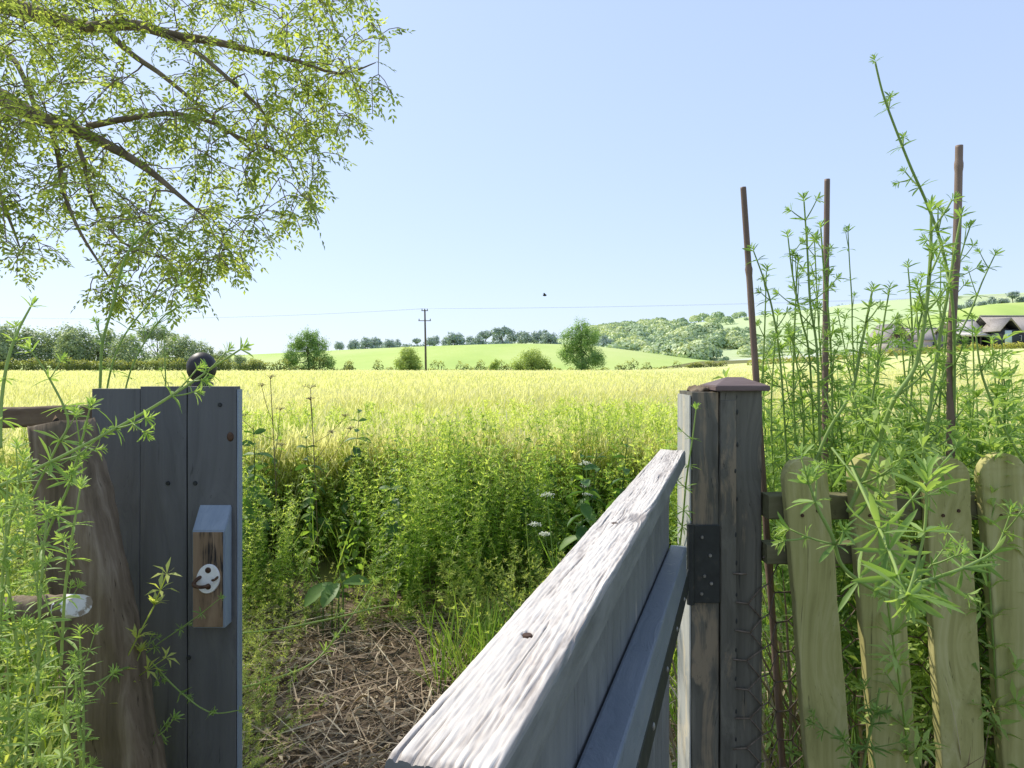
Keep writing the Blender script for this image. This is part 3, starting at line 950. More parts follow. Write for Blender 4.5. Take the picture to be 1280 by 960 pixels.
cleavers('large pale cleavers sprig hanging nearest the camera before the palings', [(1065, 585, .95), (1090, 640, .8), (1118, 705, .66), (1130, 748, .6), (1146, 706, .6), (1156, 660, .6), (1158, 615, .6)], .056, .0019, .07, .55, None, .45, 12, .2, 8, 1.1)
cleavers('cleavers sprig in front of the first paling, left of the largest sprig', [(1110, 745, .75), (1080, 730, .75), (1052, 706, .75), (1040, 670, .75), (1022, 635, .75), (1012, 606, .75)], .04, .0024, .055, .48, None, .7, 13)
cleavers('thin cleavers shoot reaching right toward the rounded paling', [(1120, 735, .7), (1170, 722, .75), (1215, 705, .8), (1245, 685, .85), (1262, 645, .85)], .036, .002, .055, .45, None, .7, 14)
cleavers('cleavers stem crossing in front of the second paling top', [(1040, 560, 1.05), (1075, 605, .98), (1110, 648, .95), (1160, 600, .95), (1195, 560, 1.0)], .04, .002, .07, .42, None, .6, 15)
cleavers('cleavers stalk climbing the hinge post beside the gate rail end', [(845, 720, 1.3), (853, 655, 1.22), (858, 600, 1.17), (866, 545, 1.165), (870, 512, 1.165)], .026, .0018, .05, .42, None, .5, 16)
cleavers('small cleavers sprig low between the first two palings', [(1100, 860, 1.12), (1080, 935, 1.12), (1040, 918, 1.12), (1018, 905, 1.12)], .03, .0018, .05, .35, None, .6, 17)
cleavers('leafy cleavers clump at the foot of the second paling', [(1075, 990, 1.13), (1083, 935, 1.12), (1092, 895, 1.11)], .045, .002, .045, .35, None, .9, 18)

G_L = 'cleavers stems around the grey panel'
left = [
    ('thick cleavers stem slanting across the top of the grey panel', [(-60, 625, .8), (0, 607, .82), (62, 578, .84), (125, 546, .86), (183, 514, .88), (240, 478, .9), (268, 458, .91), (300, 437, .92)], .036, .0024, .068, .62),
    ('upright cleavers stem with long bud tip at the far left edge', [(0, 560, .85), (2, 500, .87), (10, 450, .88), (22, 415, .89), (38, 384, .9)], .03, .0022, .055, .6),
    ('tallest dark stem standing behind the grey panel', [(120, 560, 1.35), (125, 485, 1.35), (128, 430, 1.35), (140, 385, 1.35), (157, 322, 1.35), (186, 286, 1.35), (210, 272, 1.35)], .03, .0028, .12, .4),
    ('cleavers stem behind the panel bending right, below the bough', [(128, 560, 1.4), (134, 485, 1.4), (150, 430, 1.4), (182, 385, 1.4), (222, 354, 1.4)], .036, .002, .09, .38),
    ('slender stem ending left of the ball finial', [(150, 540, 1.35), (158, 482, 1.35), (174, 440, 1.35), (204, 396, 1.35), (246, 372, 1.35)], .022, .0016, .07, .35),
    ('short stem between the slender stem and the ball finial', [(206, 540, 1.35), (207, 480, 1.35), (206, 445, 1.35), (205, 412, 1.35)], .022, .0014, .06, .45),
    ('cleavers stem arching over the old horizontal rail', [(40, 620, 1.0), (70, 560, 1.0), (85, 525, 1.0), (60, 470, 1.0), (40, 440, 1.0)], .036, .0018, .06, .6),
    ('cleavers stem in front of the leaning brown post', [(40, 720, .88), (62, 660, .88), (85, 610, .88), (100, 560, .88), (112, 512, .88)], .036, .0018, .055, .55),
    ('cleavers stem trailing right across the lower grey panel', [(60, 860, 1.0), (118, 854, 1.0), (160, 828, 1.08), (178, 818, 1.12), (222, 862, 1.13), (262, 890, 1.13), (298, 888, 1.13)], .022, .0015, .06, .5),
    ('cleavers stem rising toward the latch block', [(172, 826, 1.13), (196, 806, 1.14), (222, 788, 1.14), (250, 768, 1.13), (275, 748, 1.12)], .018, .0011, .05, .45),
    ('cleavers stem at the lower edge of the grey panel', [(70, 990, 1.0), (120, 950, 1.05), (165, 935, 1.08), (200, 918, 1.1), (216, 900, 1.1)], .03, .0015, .05, .5),
]
for i, (lb, pts, lf_, r_, gp, tn) in enumerate(left):
    cleavers(lb, pts, lf_, r_, gp, tn, G_L, .55, 200 + i)
for i in range(16):
    px, py = random.uniform(-10, 105), random.uniform(560, 900)
    d = random.uniform(.78, .98)
    bx = px + random.uniform(-40, 30)
    cleavers('one of the yellow-green cleavers stems tangled before the leaning brown post', [(bx, py + 220, d), ((bx + px) / 2 + random.uniform(-10, 10), py + 110, d), (px, py, d)],
             .032, .0017, .05, .65 + .2 * random.random(), 'cleavers tangled before the leaning post', .7, 300 + i)
G_T = 'cleavers stems trailing over the soil'
cleavers('upper pale cleavers runner lying across the straw', [(296, 792, 2.7), (350, 786, 2.75), (420, 772, 2.8), (468, 760, 2.85), (492, 757, 2.9)], .05, .004, .14, .7, G_T, .3, 21)
cleavers('lower pale cleavers runner rising toward the dark weeds', [(300, 860, 2.35), (345, 848, 2.5), (395, 825, 2.65), (436, 775, 2.8), (468, 728, 2.9)], .05, .004, .14, .7, G_T, .3, 22)


# ------------------------------------------------------------------ nettles, umbels, broad leaf
def nettle(lb, px, py, Y, seed):
    rs = np.random.RandomState(seed)
    t_ = at(px, py, Y)
    h = t_[2]
    root = thing('nettle_plant', lb, 'plant', (t_[0], Y, 0), group='nettles in the weed belt')
    st, lf = MB(), MB()
    k = 16
    z = np.linspace(0, h, k)
    path = np.stack([t_[0] + .03 * np.sin(z * 4 + seed), Y + .03 * np.cos(z * 3 + seed), z], 1)
    st.tube(path, np.linspace(.004, .002, k), 5, .4)
    P, D, L = [], [], []
    for i, zz in enumerate(np.arange(h * .25, h, .055)):
        p = np.array([np.interp(zz, z, path[:, 0]), np.interp(zz, z, path[:, 1]), zz])
        f = zz / h
        for s_ in (0, math.pi):
            a = i * math.pi / 2 + s_ + .2 * rs.randn()
            d = np.array([math.cos(a), math.sin(a), -.35 + .9 * max(0, f - .72) * 4])
            P.append(p)
            D.append(d / np.linalg.norm(d))
            L.append((.115 - .07 * f ** 4) * (.8 + .4 * rs.rand()))
    L = np.array(L)
    lf.blades(P, D, np.tile((0, 0, 1.0), (len(P), 1)) + .45 * rs.randn(len(P), 3), L, L * .55, np.clip(.45 + .25 * rs.randn(len(P)), 0, 1), .3)
    st.build('stem', M['nettle'], root)
    lf.build('leaves', M['nettle'], root)


for i, (lb, px, py, Y) in enumerate([
    ('dark nettle standing tallest in the weeds, just right of the dry umbel', 442, 512, 4.3),
    ('nettle beside the right edge of the grey panel', 309, 532, 3.6),
    ('nettle with dark top between the tallest nettle and the gate', 492, 552, 4.0),
    ('nettle low in the dark centre of the weeds', 487, 596, 3.6),
    ('nettle just left of the white flower head', 660, 575, 4.0),
    ('nettle behind the white flower head', 692, 545, 4.2),
    ('nettle nearest the far end of the gate rail', 782, 548, 3.6),
    ('nettle second from the far end of the gate rail', 740, 562, 3.7),
    ('nettle behind the middle of the gate rail', 722, 572, 3.3),
    ('nettle between the crop edge and the gate, left of centre', 580, 548, 4.4),
    ('nettle against the crop edge above the soil patch', 390, 545, 4.2)]):
    nettle(lb, px, py, Y, 500 + i)


def umbel(lb, px, py, Y, seed, white):
    rs = np.random.RandomState(seed)
    t_ = at(px, py, Y)
    root = thing('cow_parsley', lb, 'plant', (t_[0] + .05, Y, 0))
    st = MB()
    base = np.array([t_[0] + .05, Y, 0])
    W = bez([base, base * [1, 1, 0] + [-.02, 0, t_[2] * .5], t_], 14)
    st.tube(W, np.linspace(.004, .002, 14), 5, .5)
    tips = [(t_, np.array([0, 0, 1.0]), .026 if white else .04)]
    for k in range(4 if not white else 2):
        i = 7 + k
        e = W[i] + np.array([rs.uniform(-.22, .22), rs.uniform(-.1, .1), .12 + .16 * rs.rand()])
        st.tube(bez([W[i], (W[i] + e) / 2 + [0, 0, -.02], e], 6), .0016, 5, .5)
        tips.append((e, np.array([0, 0, 1.0]), .016 if white else .028))
    for c, ax, r_ in tips:
        P, D = [], []
        hd = MB()
        for q in range(13):
            a = rs.rand() * 6.28
            rr = r_ * math.sqrt(rs.rand())
            e = c + np.array([rr * math.cos(a), rr * math.sin(a), r_ * .8 - rr * .5])
            st.tube(np.stack([c, (c + e) / 2 + [0, 0, .006], e]), .0008, 4, .5)
            for s_ in range(14 if white else 5):
                P.append(e + rs.randn(3) * [.007, .007, .003])
                D.append(rnd_dirs(1, rs)[0] * [1, 1, .3] + [0, 0, .2])
        D = np.array(D)
        D /= np.linalg.norm(D, axis=1, keepdims=True)
        hd.leaves(P, D, np.tile((0, 0, 1.0), (len(P), 1)) + .2 * rs.randn(len(P), 3), .007, .006, np.clip(.5 + .3 * rs.randn(len(P)), 0, 1), .05)
        hd.build('flower_head', M['umbel'] if white else M['dry_stem'], root)
    st.build('stem', M['dry_stem'] if not white else M['cleaver_stem'], root)


umbel('white cow parsley flower in the weeds left of the gate rail', 684, 622, 3.1, 1, True)
umbel('white cow parsley half hidden behind the nettles by the gate rail', 732, 582, 3.5, 2, True)
umbel('brown seeded cow parsley with bare branches right of the grey panel', 338, 474, 3.8, 3, False)
umbel('brown seeded cow parsley leaning right, next to the tallest nettle', 388, 486, 4.0, 4, False)

root = thing('dock_plant', 'broad-leaved dock at the front of the dark weeds above the straw', 'plant', tuple(at(415, 752, 3.05) * [1, 1, 0]))
lfm = MB()
for a_, L_, tl, dx in ((200, .15, -.5, 0), (250, .13, -.35, .03), (320, .11, -.2, -.04), (20, .12, .1, .05)):
    d = np.array([math.cos(rad(a_)), math.sin(rad(a_)), tl])
    d /= np.linalg.norm(d)
    p0 = at(415, 735, 3.05) + [dx, 0, .02]
    lfm.blades([p0], [d], [(0, -.6, 1.0)], L_, L_ * .55, .75, .25)
    lfm.tube(np.stack([p0 * [1, 1, 0], p0]), .003, 5, .5)
lfm.build('leaves', M['nettle'], root, smooth=True)

# ------------------------------------------------------------------ garden gate (open, swung toward the viewer)
gate = thing('garden_gate', 'pale grey painted wooden gate standing open toward the camera', 'gate', (.273, 1.16, 0), rad(-108))
GT = H - .14
Lg = .967
# top rail: real raised grain on its weathered upper face
nx, ny = 520, 84
gx = np.linspace(0, Lg, nx)
gy = np.linspace(-.0213, .0213, ny)
X, Yv = np.meshgrid(gx, gy, indexing='ij')
kn = [(.545, .0135, .02, 1.0), (.30, -.004, .012, .5), (.86, -.012, .012, .4), (.13, .008, .01, .5)]
q = Yv + .0016 * np.sin(X * 9 + 1) + .0008 * np.sin(X * 27) + .0004 * np.sin(X * 70 + Yv * 900)
for kx, ky, kr, ka in kn:
    d2 = ((X - kx) / 1.9) ** 2 + (Yv - ky) ** 2
    q += ka * .0055 * np.sign(Yv - ky + 1e-5) * np.exp(-d2 / kr ** 2 * 2.2)
rsr = np.random.RandomState(11)
sp_ = np.cumsum(.0026 + .0022 * rsr.rand(40)) - .06
idx = np.searchsorted(sp_, q.ravel()) - 1
idx = np.clip(idx, 0, 38)
f = ((q.ravel() - sp_[idx]) / (sp_[idx + 1] - sp_[idx])).reshape(q.shape)
saw = np.where(f < .62, f / .62, (1 - f) / .38)
amp = (.2 + .8 * rsr.rand(40) ** 1.4)[idx].reshape(q.shape) * (.25 + .75 * ss(-.012, .004, Yv + .004 * np.sin(X * 5)))


def vnoise(x, y, seed):
    r_ = np.random.RandomState(seed).rand(257, 257)
    xi, yi = np.floor(x).astype(int), np.floor(y).astype(int)
    fx, fy = x - xi, y - yi
    fx, fy = fx * fx * (3 - 2 * fx), fy * fy * (3 - 2 * fy)
    g = lambda a, b: r_[a % 257, b % 257]
    return (g(xi, yi) * (1 - fx) + g(xi + 1, yi) * fx) * (1 - fy) + (g(xi, yi + 1) * (1 - fx) + g(xi + 1, yi + 1) * fx) * fy


breaks = vnoise(X * 34, q * 420, 2)
flake = vnoise(X * 120, Yv * 420, 5) * .6 + vnoise(X * 300, Yv * 900, 6) * .4
z = .0013 * amp * (saw - .5) * ss(.2, .5, breaks) + .0007 * (flake - .5) + .0005 * (vnoise(X * 60, Yv * 1500, 14) - .5) + .0012 * (vnoise(X * 8, Yv * 90, 9) - .5)
crk = ss(.2, .06, vnoise(X * 7, q * 620, 31)) * ss(.35, .6, vnoise(X * 5, Yv * 60, 32))
z -= .0011 * crk
z -= .0022 * np.exp(-(((X - kn[0][0]) / .02) ** 2 + ((Yv - kn[0][1]) / .007) ** 2))
for sx_, sy_ in ((.845, -.004), (.575, -.003)):
    z -= .0010 * (((X - sx_) ** 2 + (Yv - sy_) ** 2) < .0032 ** 2)
edge = np.maximum(0, np.abs(Yv) - .0193)
z -= edge ** 2 / .004 * 3 + edge * .2
endr = np.maximum(0, X - (Lg - .004)) + np.maximum(0, .004 - X)
z -= endr * .3
mbr = MB()
top = np.stack([X, Yv, GT + z], -1)
mbr.grid(top, np.clip(.5 + z / .0022 + .35 * (vnoise(X * 45, Yv * 700, 21) - .5) - .7 * crk, 0, 1).ravel())
TH = .024
for row, flip in ((top[:, 0], False), (top[:, -1], True)):
    g_ = np.stack([row, row * [1, 1, 0] + [0, 0, GT - .012], row * [1, 1, 0] + [0, 0, GT - TH]], 1)
    mbr.grid(g_)
for row in (top[0], top[-1]):
    g_ = np.stack([row, row * [1, 1, 0] + [0, 0, GT - .012], row * [1, 1, 0] + [0, 0, GT - TH]], 1)
    mbr.grid(g_)
bt = top[::40].copy()
bt[:, :, 2] = GT - TH
mbr.grid(bt)
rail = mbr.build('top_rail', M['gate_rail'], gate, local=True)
rail['label'] = 'worn pale top rail with raised grain'
for sx_, sy_ in ((.845, -.004), (.575, -.003)):
    bm = bmesh.new()
    bmesh.ops.create_cone(bm, cap_ends=True, segments=18, radius1=.0030, radius2=.0024, depth=.0012)
    put(bm, (sx_, sy_, GT - .0006))
    bm_obj('nail_head', bm, M['rust_hook'], rail)
# boards, one mesh each, below the rail
edges_ = np.linspace(.05, Lg - .003, 9)
for i in range(8):
    x0, x1 = edges_[i], edges_[i + 1]
    Lb = GT - TH - .16
    bm = plank(Lb, x1 - x0 - .0022, .019, 'Z', 14, .0022, .0003, seed=60 + i)
    put(bm, ((x0 + x1) / 2, -.0105, .16))
    bm_obj('board', bm, M['gate_paint'], gate)
# sloped piece where the boards meet the rail end
bm = bmesh.new()
pts = [(.002, GT - TH - .001), (.05, GT - TH - .001), (.05, GT - .085)]
va = [bm.verts.new((x_, -.019, z_)) for x_, z_ in pts]
vb = [bm.verts.new((x_, -.001, z_)) for x_, z_ in pts]
bm.faces.new(va)
bm.faces.new(vb[::-1])
for i in range(3):
    bm.faces.new((va[i], va[(i + 1) % 3], vb[(i + 1) % 3], vb[i]))
bm_obj('corner_brace', bm, M['gate_paint'], gate)
# ledge, strap hinge
lz0, lz1 = H - .287, H - .256
bm = bevel_box((Lg - .06, .0255, .05), .0025, 2)
rot = Matrix.Rotation(math.atan2(lz1 - lz0, .75) * -1, 4, 'Y')
put(bm, ((Lg + .04) / 2, .0137, (lz0 + lz1) / 2 - .024), rot)
bm_obj('ledge', bm, M['ledge'], gate)
bm = bevel_box((.80, .007, .034), .001, 1)
put(bm, (.4, .0235, (lz0 + lz1) / 2 - .07), rot)
strap = bm_obj('strap_hinge', bm, M['iron'], gate)
bm = bevel_box((.80, .022, .030), .002, 1)
put(bm, (.45, .011, (lz0 + lz1) / 2 - .068), rot)
bm_obj('hinge_batten', bm, M['gate_paint'], gate)
for k in range(5):
    bm = bmesh.new()
    bmesh.ops.create_uvsphere(bm, u_segments=10, v_segments=6, radius=.0035)
    bmesh.ops.scale(bm, vec=(1, .5, 1), verts=bm.verts)
    put(bm, (.12 + .14 * k, .0275, (lz0 + lz1) / 2 - .07 + (.12 + .14 * k - .4) * .041))
    bm_obj('rivet', bm, M['steel'], strap)
bm = bevel_box((Lg - .08, .0255, .06), .0025, 2)
put(bm, ((Lg + .04) / 2, .0137, .26))
bm_obj('ledge', bm, M['gate_paint'], gate)

# ------------------------------------------------------------------ hinge post and capped post
hp = thing('hinge_post', 'dark grey timber post with iron hinge plate beside the gate', 'post', (.341, 1.248, 0))
bm = plank(1.206, .047, .094, 'Z', 60, .003, .0008, seed=5)
bm_obj('timber', bm, [M['slate_post']], hp, loc=(0, 0, 0))
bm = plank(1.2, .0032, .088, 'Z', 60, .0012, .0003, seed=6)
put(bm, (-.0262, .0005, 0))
o = bm_obj('sunlit_side', bm, M['sunlit_edge'], hp)  # thin slab added over the timber, sunlight carried by its colour
o['label'] = 'pale sunlit side face of the post'
bm = bevel_box((.047, .004, .137), .001, 1)
put(bm, (-.0005, -.0505, .905))
hpl = bm_obj('hinge_plate', bm, M['iron'], hp)
bm = bmesh.new()
bmesh.ops.create_cone(bm, cap_ends=True, segments=16, radius1=.007, radius2=.007, depth=.14)
put(bm, (-.028, -.053, .905))
bm_obj('hinge_pin', bm, M['iron'], hpl, smooth=False)
for sx_, sz_ in ((-.008, .952), (.006, .92), (-.004, .884), (.008, .871), (-.009, .853)):
    screw(hpl, (sx_, -.0535, sz_), .0032)
bm = bmesh.new()
bmesh.ops.create_icosphere(bm, subdivisions=3, radius=.02)
for v in bm.verts:
    v.co.x *= 1.0
    v.co.y *= 1.5
    v.co.z = v.co.z * .35 + .004 * math.sin(v.co.x * 300) * math.cos(v.co.y * 220)
put(bm, (0, .0, 1.2085))
bm_obj('splintered_top', bm, M['old'], hp, smooth=True)

fp = thing('fence_post', 'dark grey square fence post under a brown pyramid cap', 'post', (.403, 1.237, 0))
bm = plank(1.208, .074, .074, 'Z', 70, .003, .0011, seed=8)
bm_obj('timber', bm, M['slate_post'], fp)
bm = bevel_box((.0275, .003, 1.19), .001, 1)
put(bm, (-.0225, -.0369, .597))
o = bm_obj('seam_strip', bm, M['slate_post'], fp)
bm = bmesh.new()
s0, s1 = .0475, .0475
zc = 1.2085
base = [bm.verts.new((sx * s0, sy * s0, zc)) for sx, sy in ((-1, -1), (1, -1), (1, 1), (-1, 1))]
mid = [bm.verts.new((sx * s0, sy * s0, zc + .009)) for sx, sy in ((-1, -1), (1, -1), (1, 1), (-1, 1))]
ridge = [bm.verts.new((-.014, -.0, zc + .024)), bm.verts.new((.014, 0, zc + .024))]
bm.faces.new(base[::-1])
for i in range(4):
    bm.faces.new((base[i], base[(i + 1) % 4], mid[(i + 1) % 4], mid[i]))
bm.faces.new((mid[0], mid[1], ridge[1], ridge[0]))
bm.faces.new((mid[2], mid[3], ridge[0], ridge[1]))
bm.faces.new((mid[3], mid[0], ridge[0]))
bm.faces.new((mid[1], mid[2], ridge[1]))
bmesh.ops.bevel(bm, geom=bm.edges[:], offset=.0012, segments=2, affect='EDGES')
bm_obj('cap', bm, M['cap'], fp)
rs = np.random.RandomState(77)
for k in range(16):
    zz = 1.17 - k * .052 + .006 * rs.randn()
    bm = bmesh.new()
    bmesh.ops.create_icosphere(bm, subdivisions=1, radius=.0022)
    bmesh.ops.scale(bm, vec=(.8, .4, 1.7 + rs.rand()), verts=bm.verts)
    put(bm, (-.0085 + .0015 * rs.randn(), -.0385, zz))
    bm_obj('staple', bm, M['iron'], fp)

# ------------------------------------------------------------------ paling fence
pf = thing('paling_fence', 'low fence of greenish bare timber palings leaning left, weeds behind', 'fence', (.45, 1.15, 0))
pal = [(1006, 1038, 572), (1090, 1120, 568), (1184, 1205, 572), (1254, 1285, 567), (1345, 1372, 566), (1425, 1455, 570)]
for i, (pt, pb, ty) in enumerate(pal):
    T_ = at(pt, ty, 1.15)
    B_ = at(pb, 960, 1.15)
    lean = math.atan2(T_[0] - B_[0], T_[2] - B_[2])
    zbot = .04
    xb = B_[0] + (zbot - B_[2]) * math.tan(lean)
    Lp = (T_[2] - zbot) / math.cos(lean)
    bm = plank(Lp, .074 if i != 3 else .078, .021, 'Z', 60, .003, .0011, 'round', 20 + i)
    put(bm, (0, 0, 0), Matrix.Rotation(lean, 4, 'Y'))
    o = bm_obj('paling', bm, M['paling'], pf, loc=(xb - .45, .0105, zbot))
    for zz in (1.0, .38):
        for dx in (-.012, .014):
            nm = bmesh.new()
            bmesh.ops.create_cone(nm, cap_ends=True, segments=10, radius1=.0032, radius2=.0026, depth=.0016)
            bmesh.ops.rotate(nm, matrix=Matrix.Rotation(rad(90), 3, 'X'), verts=nm.verts)
            put(nm, (dx + math.tan(lean) * (zz - zbot), -.0113, zz - zbot + .008 * (dx > 0)))
            bm_obj('nail_head', nm, M['rust_hook'], o)
for zc_, y_, h_ in ((1.008, .044, .042), (.925, .052, .034), (.34, .044, .045)):
    Lr = 1.25 if zc_ != .925 else 1.2
    bm = plank(Lr, .04, h_, 'X', 40, .003, .001, seed=int(zc_ * 100))
    put(bm, (-.008, y_, zc_))
    bm_obj('rail', bm, M['rail'], pf)

# wire netting stapled on the post and running behind the palings
nw = MB()
hexw, hexh = .048, .052
prof = [(0, (.378, 1.1955)), (.07, (.447, 1.1955)), (.10, (.47, 1.235)), (1.4, (1.75, 1.235))]
uu = [p[0] for p in prof]
pxs = [p[1][0] for p in prof]
pys = [p[1][1] for p in prof]


def onnet(u, z):
    return np.array([np.interp(u, uu, pxs) + .003 * math.sin(z * 40 + u * 30), np.interp(u, uu, pys) - .003 * abs(math.sin(z * 23 + u * 51)), z + .004 * math.sin(u * 37 + z * 11)])


for c in range(26):
    for r_ in range(17):
        u0 = c * hexw
        z0 = .06 + r_ * hexh + (hexh / 2 if c % 2 else 0)
        a_ = onnet(u0 + .012, z0)
        b_ = onnet(u0 + .036, z0)
        nw.tube(np.stack([a_, (a_ + b_) / 2, b_]), .0016, 4)
        if r_ < 16:
            for s_ in (.5, -.5):
                e_ = onnet(u0 + .036 + .024, z0 + s_ * hexh)
                nw.tube(np.stack([b_, (b_ + e_) / 2, e_]), .0013, 4)
net = nw.build('wire_netting', M['rust'], origin=(.378, 1.1955, 0))
tag(net, 'rusty wire netting stapled to the capped post, running behind the palings', 'netting')

# ------------------------------------------------------------------ bamboo canes
def cane(lb, pts, r, seed):
    rs = np.random.RandomState(seed)
    W = bez([at(*p) for p in pts], 90)
    z = W[:, 2]
    rr = np.full(90, r)
    for nz in np.arange(z[0] + .1, z[-1], .19):
        rr += r * .28 * np.exp(-((z - nz) / .005) ** 2)
    rr *= np.linspace(1.12, .95, 90)
    mb = MB()
    mb.tube(W, rr, 10)
    b = W[0].copy()
    o = mb.build('bamboo_cane', M['cane'], origin=b, smooth=True)
    tag(o, lb, 'cane', 'bamboo canes behind the fence')


cane('left-hand bamboo cane, tilted with a slanted cut tip, beside the capped post', [(999, 1262, 1.32), (945, 470, 1.32), (937, 352, 1.32), (929, 234, 1.32)], .0058, 1)
cane('middle bamboo cane, thin and straight, above the first palings', [(1026, 1210, 1.4), (1031, 560, 1.4), (1032, 400, 1.4), (1034, 224, 1.4)], .0058, 2)
cane('thick knotted bamboo cane, tallest, above the third paling', [(1178, 1270, 1.3), (1188, 570, 1.3), (1189, 440, 1.3), (1196, 300, 1.3), (1199, 182, 1.3)], .0072, 3)

# ------------------------------------------------------------------ grey latch panel, left
lp = thing('latch_panel', 'dark slate grey boarded panel with a latch block, left of the gateway', 'panel', (-.612, 1.2, 0))
PT = 1.216
for i, (x0, x1) in enumerate(((-.739, -.6545), (-.654, -.5725), (-.5705, -.485))):
    bm = plank(PT - .05 - (.0 if i else .004), x1 - x0, .020, 'Z', 40, .0014 if i < 2 else .002, .0004, seed=30 + i)
    o = bm_obj('board', bm, M['slate'], lp, loc=((x0 + x1) / 2 + .612, .010, .05))
    if i == 2:
        last_board = o
bm = plank(PT - .055, .003, .018, 'Z', 30, .001, .0002, seed=39)
bm_obj('sky_lit_edge', bm, M['sky_lit_side'], lp, loc=(.1287, .011, .05))  # thin strip added for the board edge, sky light in its colour
bm = plank(1.12, .05, .05, 'Z', 20, .003, .0005, seed=37)
bm_obj('back_post', bm, M['slate_post'], lp, loc=(.06, .046, .02))
for zz in (.35, .95):
    bm = bevel_box((.2, .03, .07), .002, 1)
    put(bm, (-.02 - .03, .036, zz))
    bm_obj('back_rail', bm, M['slate_post'], lp)
for px, py in ((210, 604), (244, 604), (236, 822), (275, 506)):
    p = at(px, py, 1.2)
    screw(lp, (p[0] + .612, -.0012, p[2]), .0042, mat='iron')
p = at(288, 546, 1.2)
bm = bmesh.new()
bmesh.ops.create_icosphere(bm, subdivisions=2, radius=.008)
bmesh.ops.scale(bm, vec=(.8, .25, 1.1), verts=bm.verts)
put(bm, (p[0] + .612, 0, p[2]))
bm_obj('rust_knot', bm, M['rust_hook'], lp, smooth=True)
# latch block: sloped top, bare brown front, painted sides with sky light coloured in
bx0, bx1, bz0, bzf, bzb, dY = -.549 + .612, -.4925 + .612, .802, .969, 1.009, .028
bm = bmesh.new()
P8 = [(bx0, -dY, bz0), (bx1, -dY, bz0), (bx1, -.0005, bz0), (bx0, -.0005, bz0), (bx0, -dY, bzf), (bx1, -dY, bzf), (bx1, -.0005, bzb), (bx0, -.0005, bzb)]
vs = [bm.verts.new(p_) for p_ in P8]
for q_ in ((0, 3, 2, 1), (4, 5, 6, 7), (0, 1, 5, 4), (1, 2, 6, 5), (2, 3, 7, 6), (3, 0, 4, 7)):
    bm.faces.new([vs[k] for k in q_])
bmesh.ops.bevel(bm, geom=bm.edges[:], offset=.0014, segments=2, affect='EDGES')
for v in bm.verts:
    v.co.x += .0004 * math.sin(v.co.z * 90)
blk = bm_obj('latch_block', bm, M['sky_lit_side'], lp)
bm = bevel_box((bx1 - bx0 - .005, .0022, bzf - bz0 - .004), .0008, 1)
put(bm, ((bx0 + bx1) / 2 - .001, -dY - .0009, (bzf + bz0) / 2))
bm_obj('bare_front', bm, M['bare'], blk)
pc = at(261, 723, 1.2 - dY)
bm = bmesh.new()
bmesh.ops.create_cone(bm, cap_ends=True, segments=40, radius1=.0205, radius2=.0195, depth=.003)
bmesh.ops.scale(bm, vec=(.98, 1.24, 1), verts=bm.verts)
bmesh.ops.rotate(bm, matrix=Matrix.Rotation(rad(-12), 3, 'Z'), verts=bm.verts)
bmesh.ops.rotate(bm, matrix=Matrix.Rotation(rad(90), 3, 'X'), verts=bm.verts)
put(bm, (pc[0] + .612, -dY - .0035, pc[2]))
pl = bm_obj('keeper_plate', bm, M['plate'], lp)
for dz in (.0155, -.0125):
    bm = bmesh.new()
    bmesh.ops.create_uvsphere(bm, u_segments=14, v_segments=8, radius=.0052)
    bmesh.ops.scale(bm, vec=(1, .35, 1), verts=bm.verts)
    put(bm, (pc[0] + .612 + .001, -dY - .0052, pc[2] + dz))
    bm_obj('screw', bm, M['rust_hook'], pl, smooth=True)
hk = MB()
c0 = np.array([pc[0] + .612, -dY - .005, pc[2]])
hk.tube(bez([c0 + [-.012, .002, .004], c0 + [-.0165, -.006, .0005], c0 + [-.019, -.011, -.006], c0 + [-.009, -.015, -.0085], c0 + [.003, -.016, -.0075], c0 + [.009, -.013, -.0055]], 26), .0031, 8)
hk.tube(bez([c0 + [.009, -.002, -.001], c0 + [.014, -.005, .0005], c0 + [.0175, .001, .004]], 12), .002, 8)
hk.build('hook', M['rust_hook'], pl, local=True, smooth=True)

# ball finial on its own post behind the panel
fx = at(252, 455, 1.42)
bf = thing('finial_post', 'white post topped by a dark round ball finial behind the grey panel', 'post', (fx[0], 1.42, 0))
bm = plank(1.19, .05, .05, 'Z', 12, .003, .0004, seed=70)
bm_obj('timber', bm, M['white_paint'], bf)
FS = .88
prof_ = [(.001, 1.2915), (.009, 1.2905), (.018, 1.286), (.0265, 1.278), (.0315, 1.268), (.0335, 1.2555), (.032, 1.243), (.027, 1.232), (.0195, 1.2255), (.019, 1.222), (.0255, 1.219), (.0265, 1.213), (.024, 1.209), (.024, 1.206)]
bm = bmesh.new()
rows = []
for r_, z_ in prof_:
    rows.append([bm.verts.new((FS * r_ * math.cos(k * math.pi / 16), FS * r_ * math.sin(k * math.pi / 16), 1.206 + FS * (z_ - 1.206))) for k in range(32)])
for a_, b_ in zip(rows[:-1], rows[1:]):
    for k in range(32):
        bm.faces.new((a_[k], a_[(k + 1) % 32], b_[(k + 1) % 32], b_[k]))
bm.faces.new(rows[0])
bm_obj('ball', bm, M['ball'], bf, smooth=True)
bm = bevel_box((.054, .054, .018), .003, 2)
put(bm, (0, 0, 1.1975))
bm_obj('collar', bm, M['white_paint'], bf)

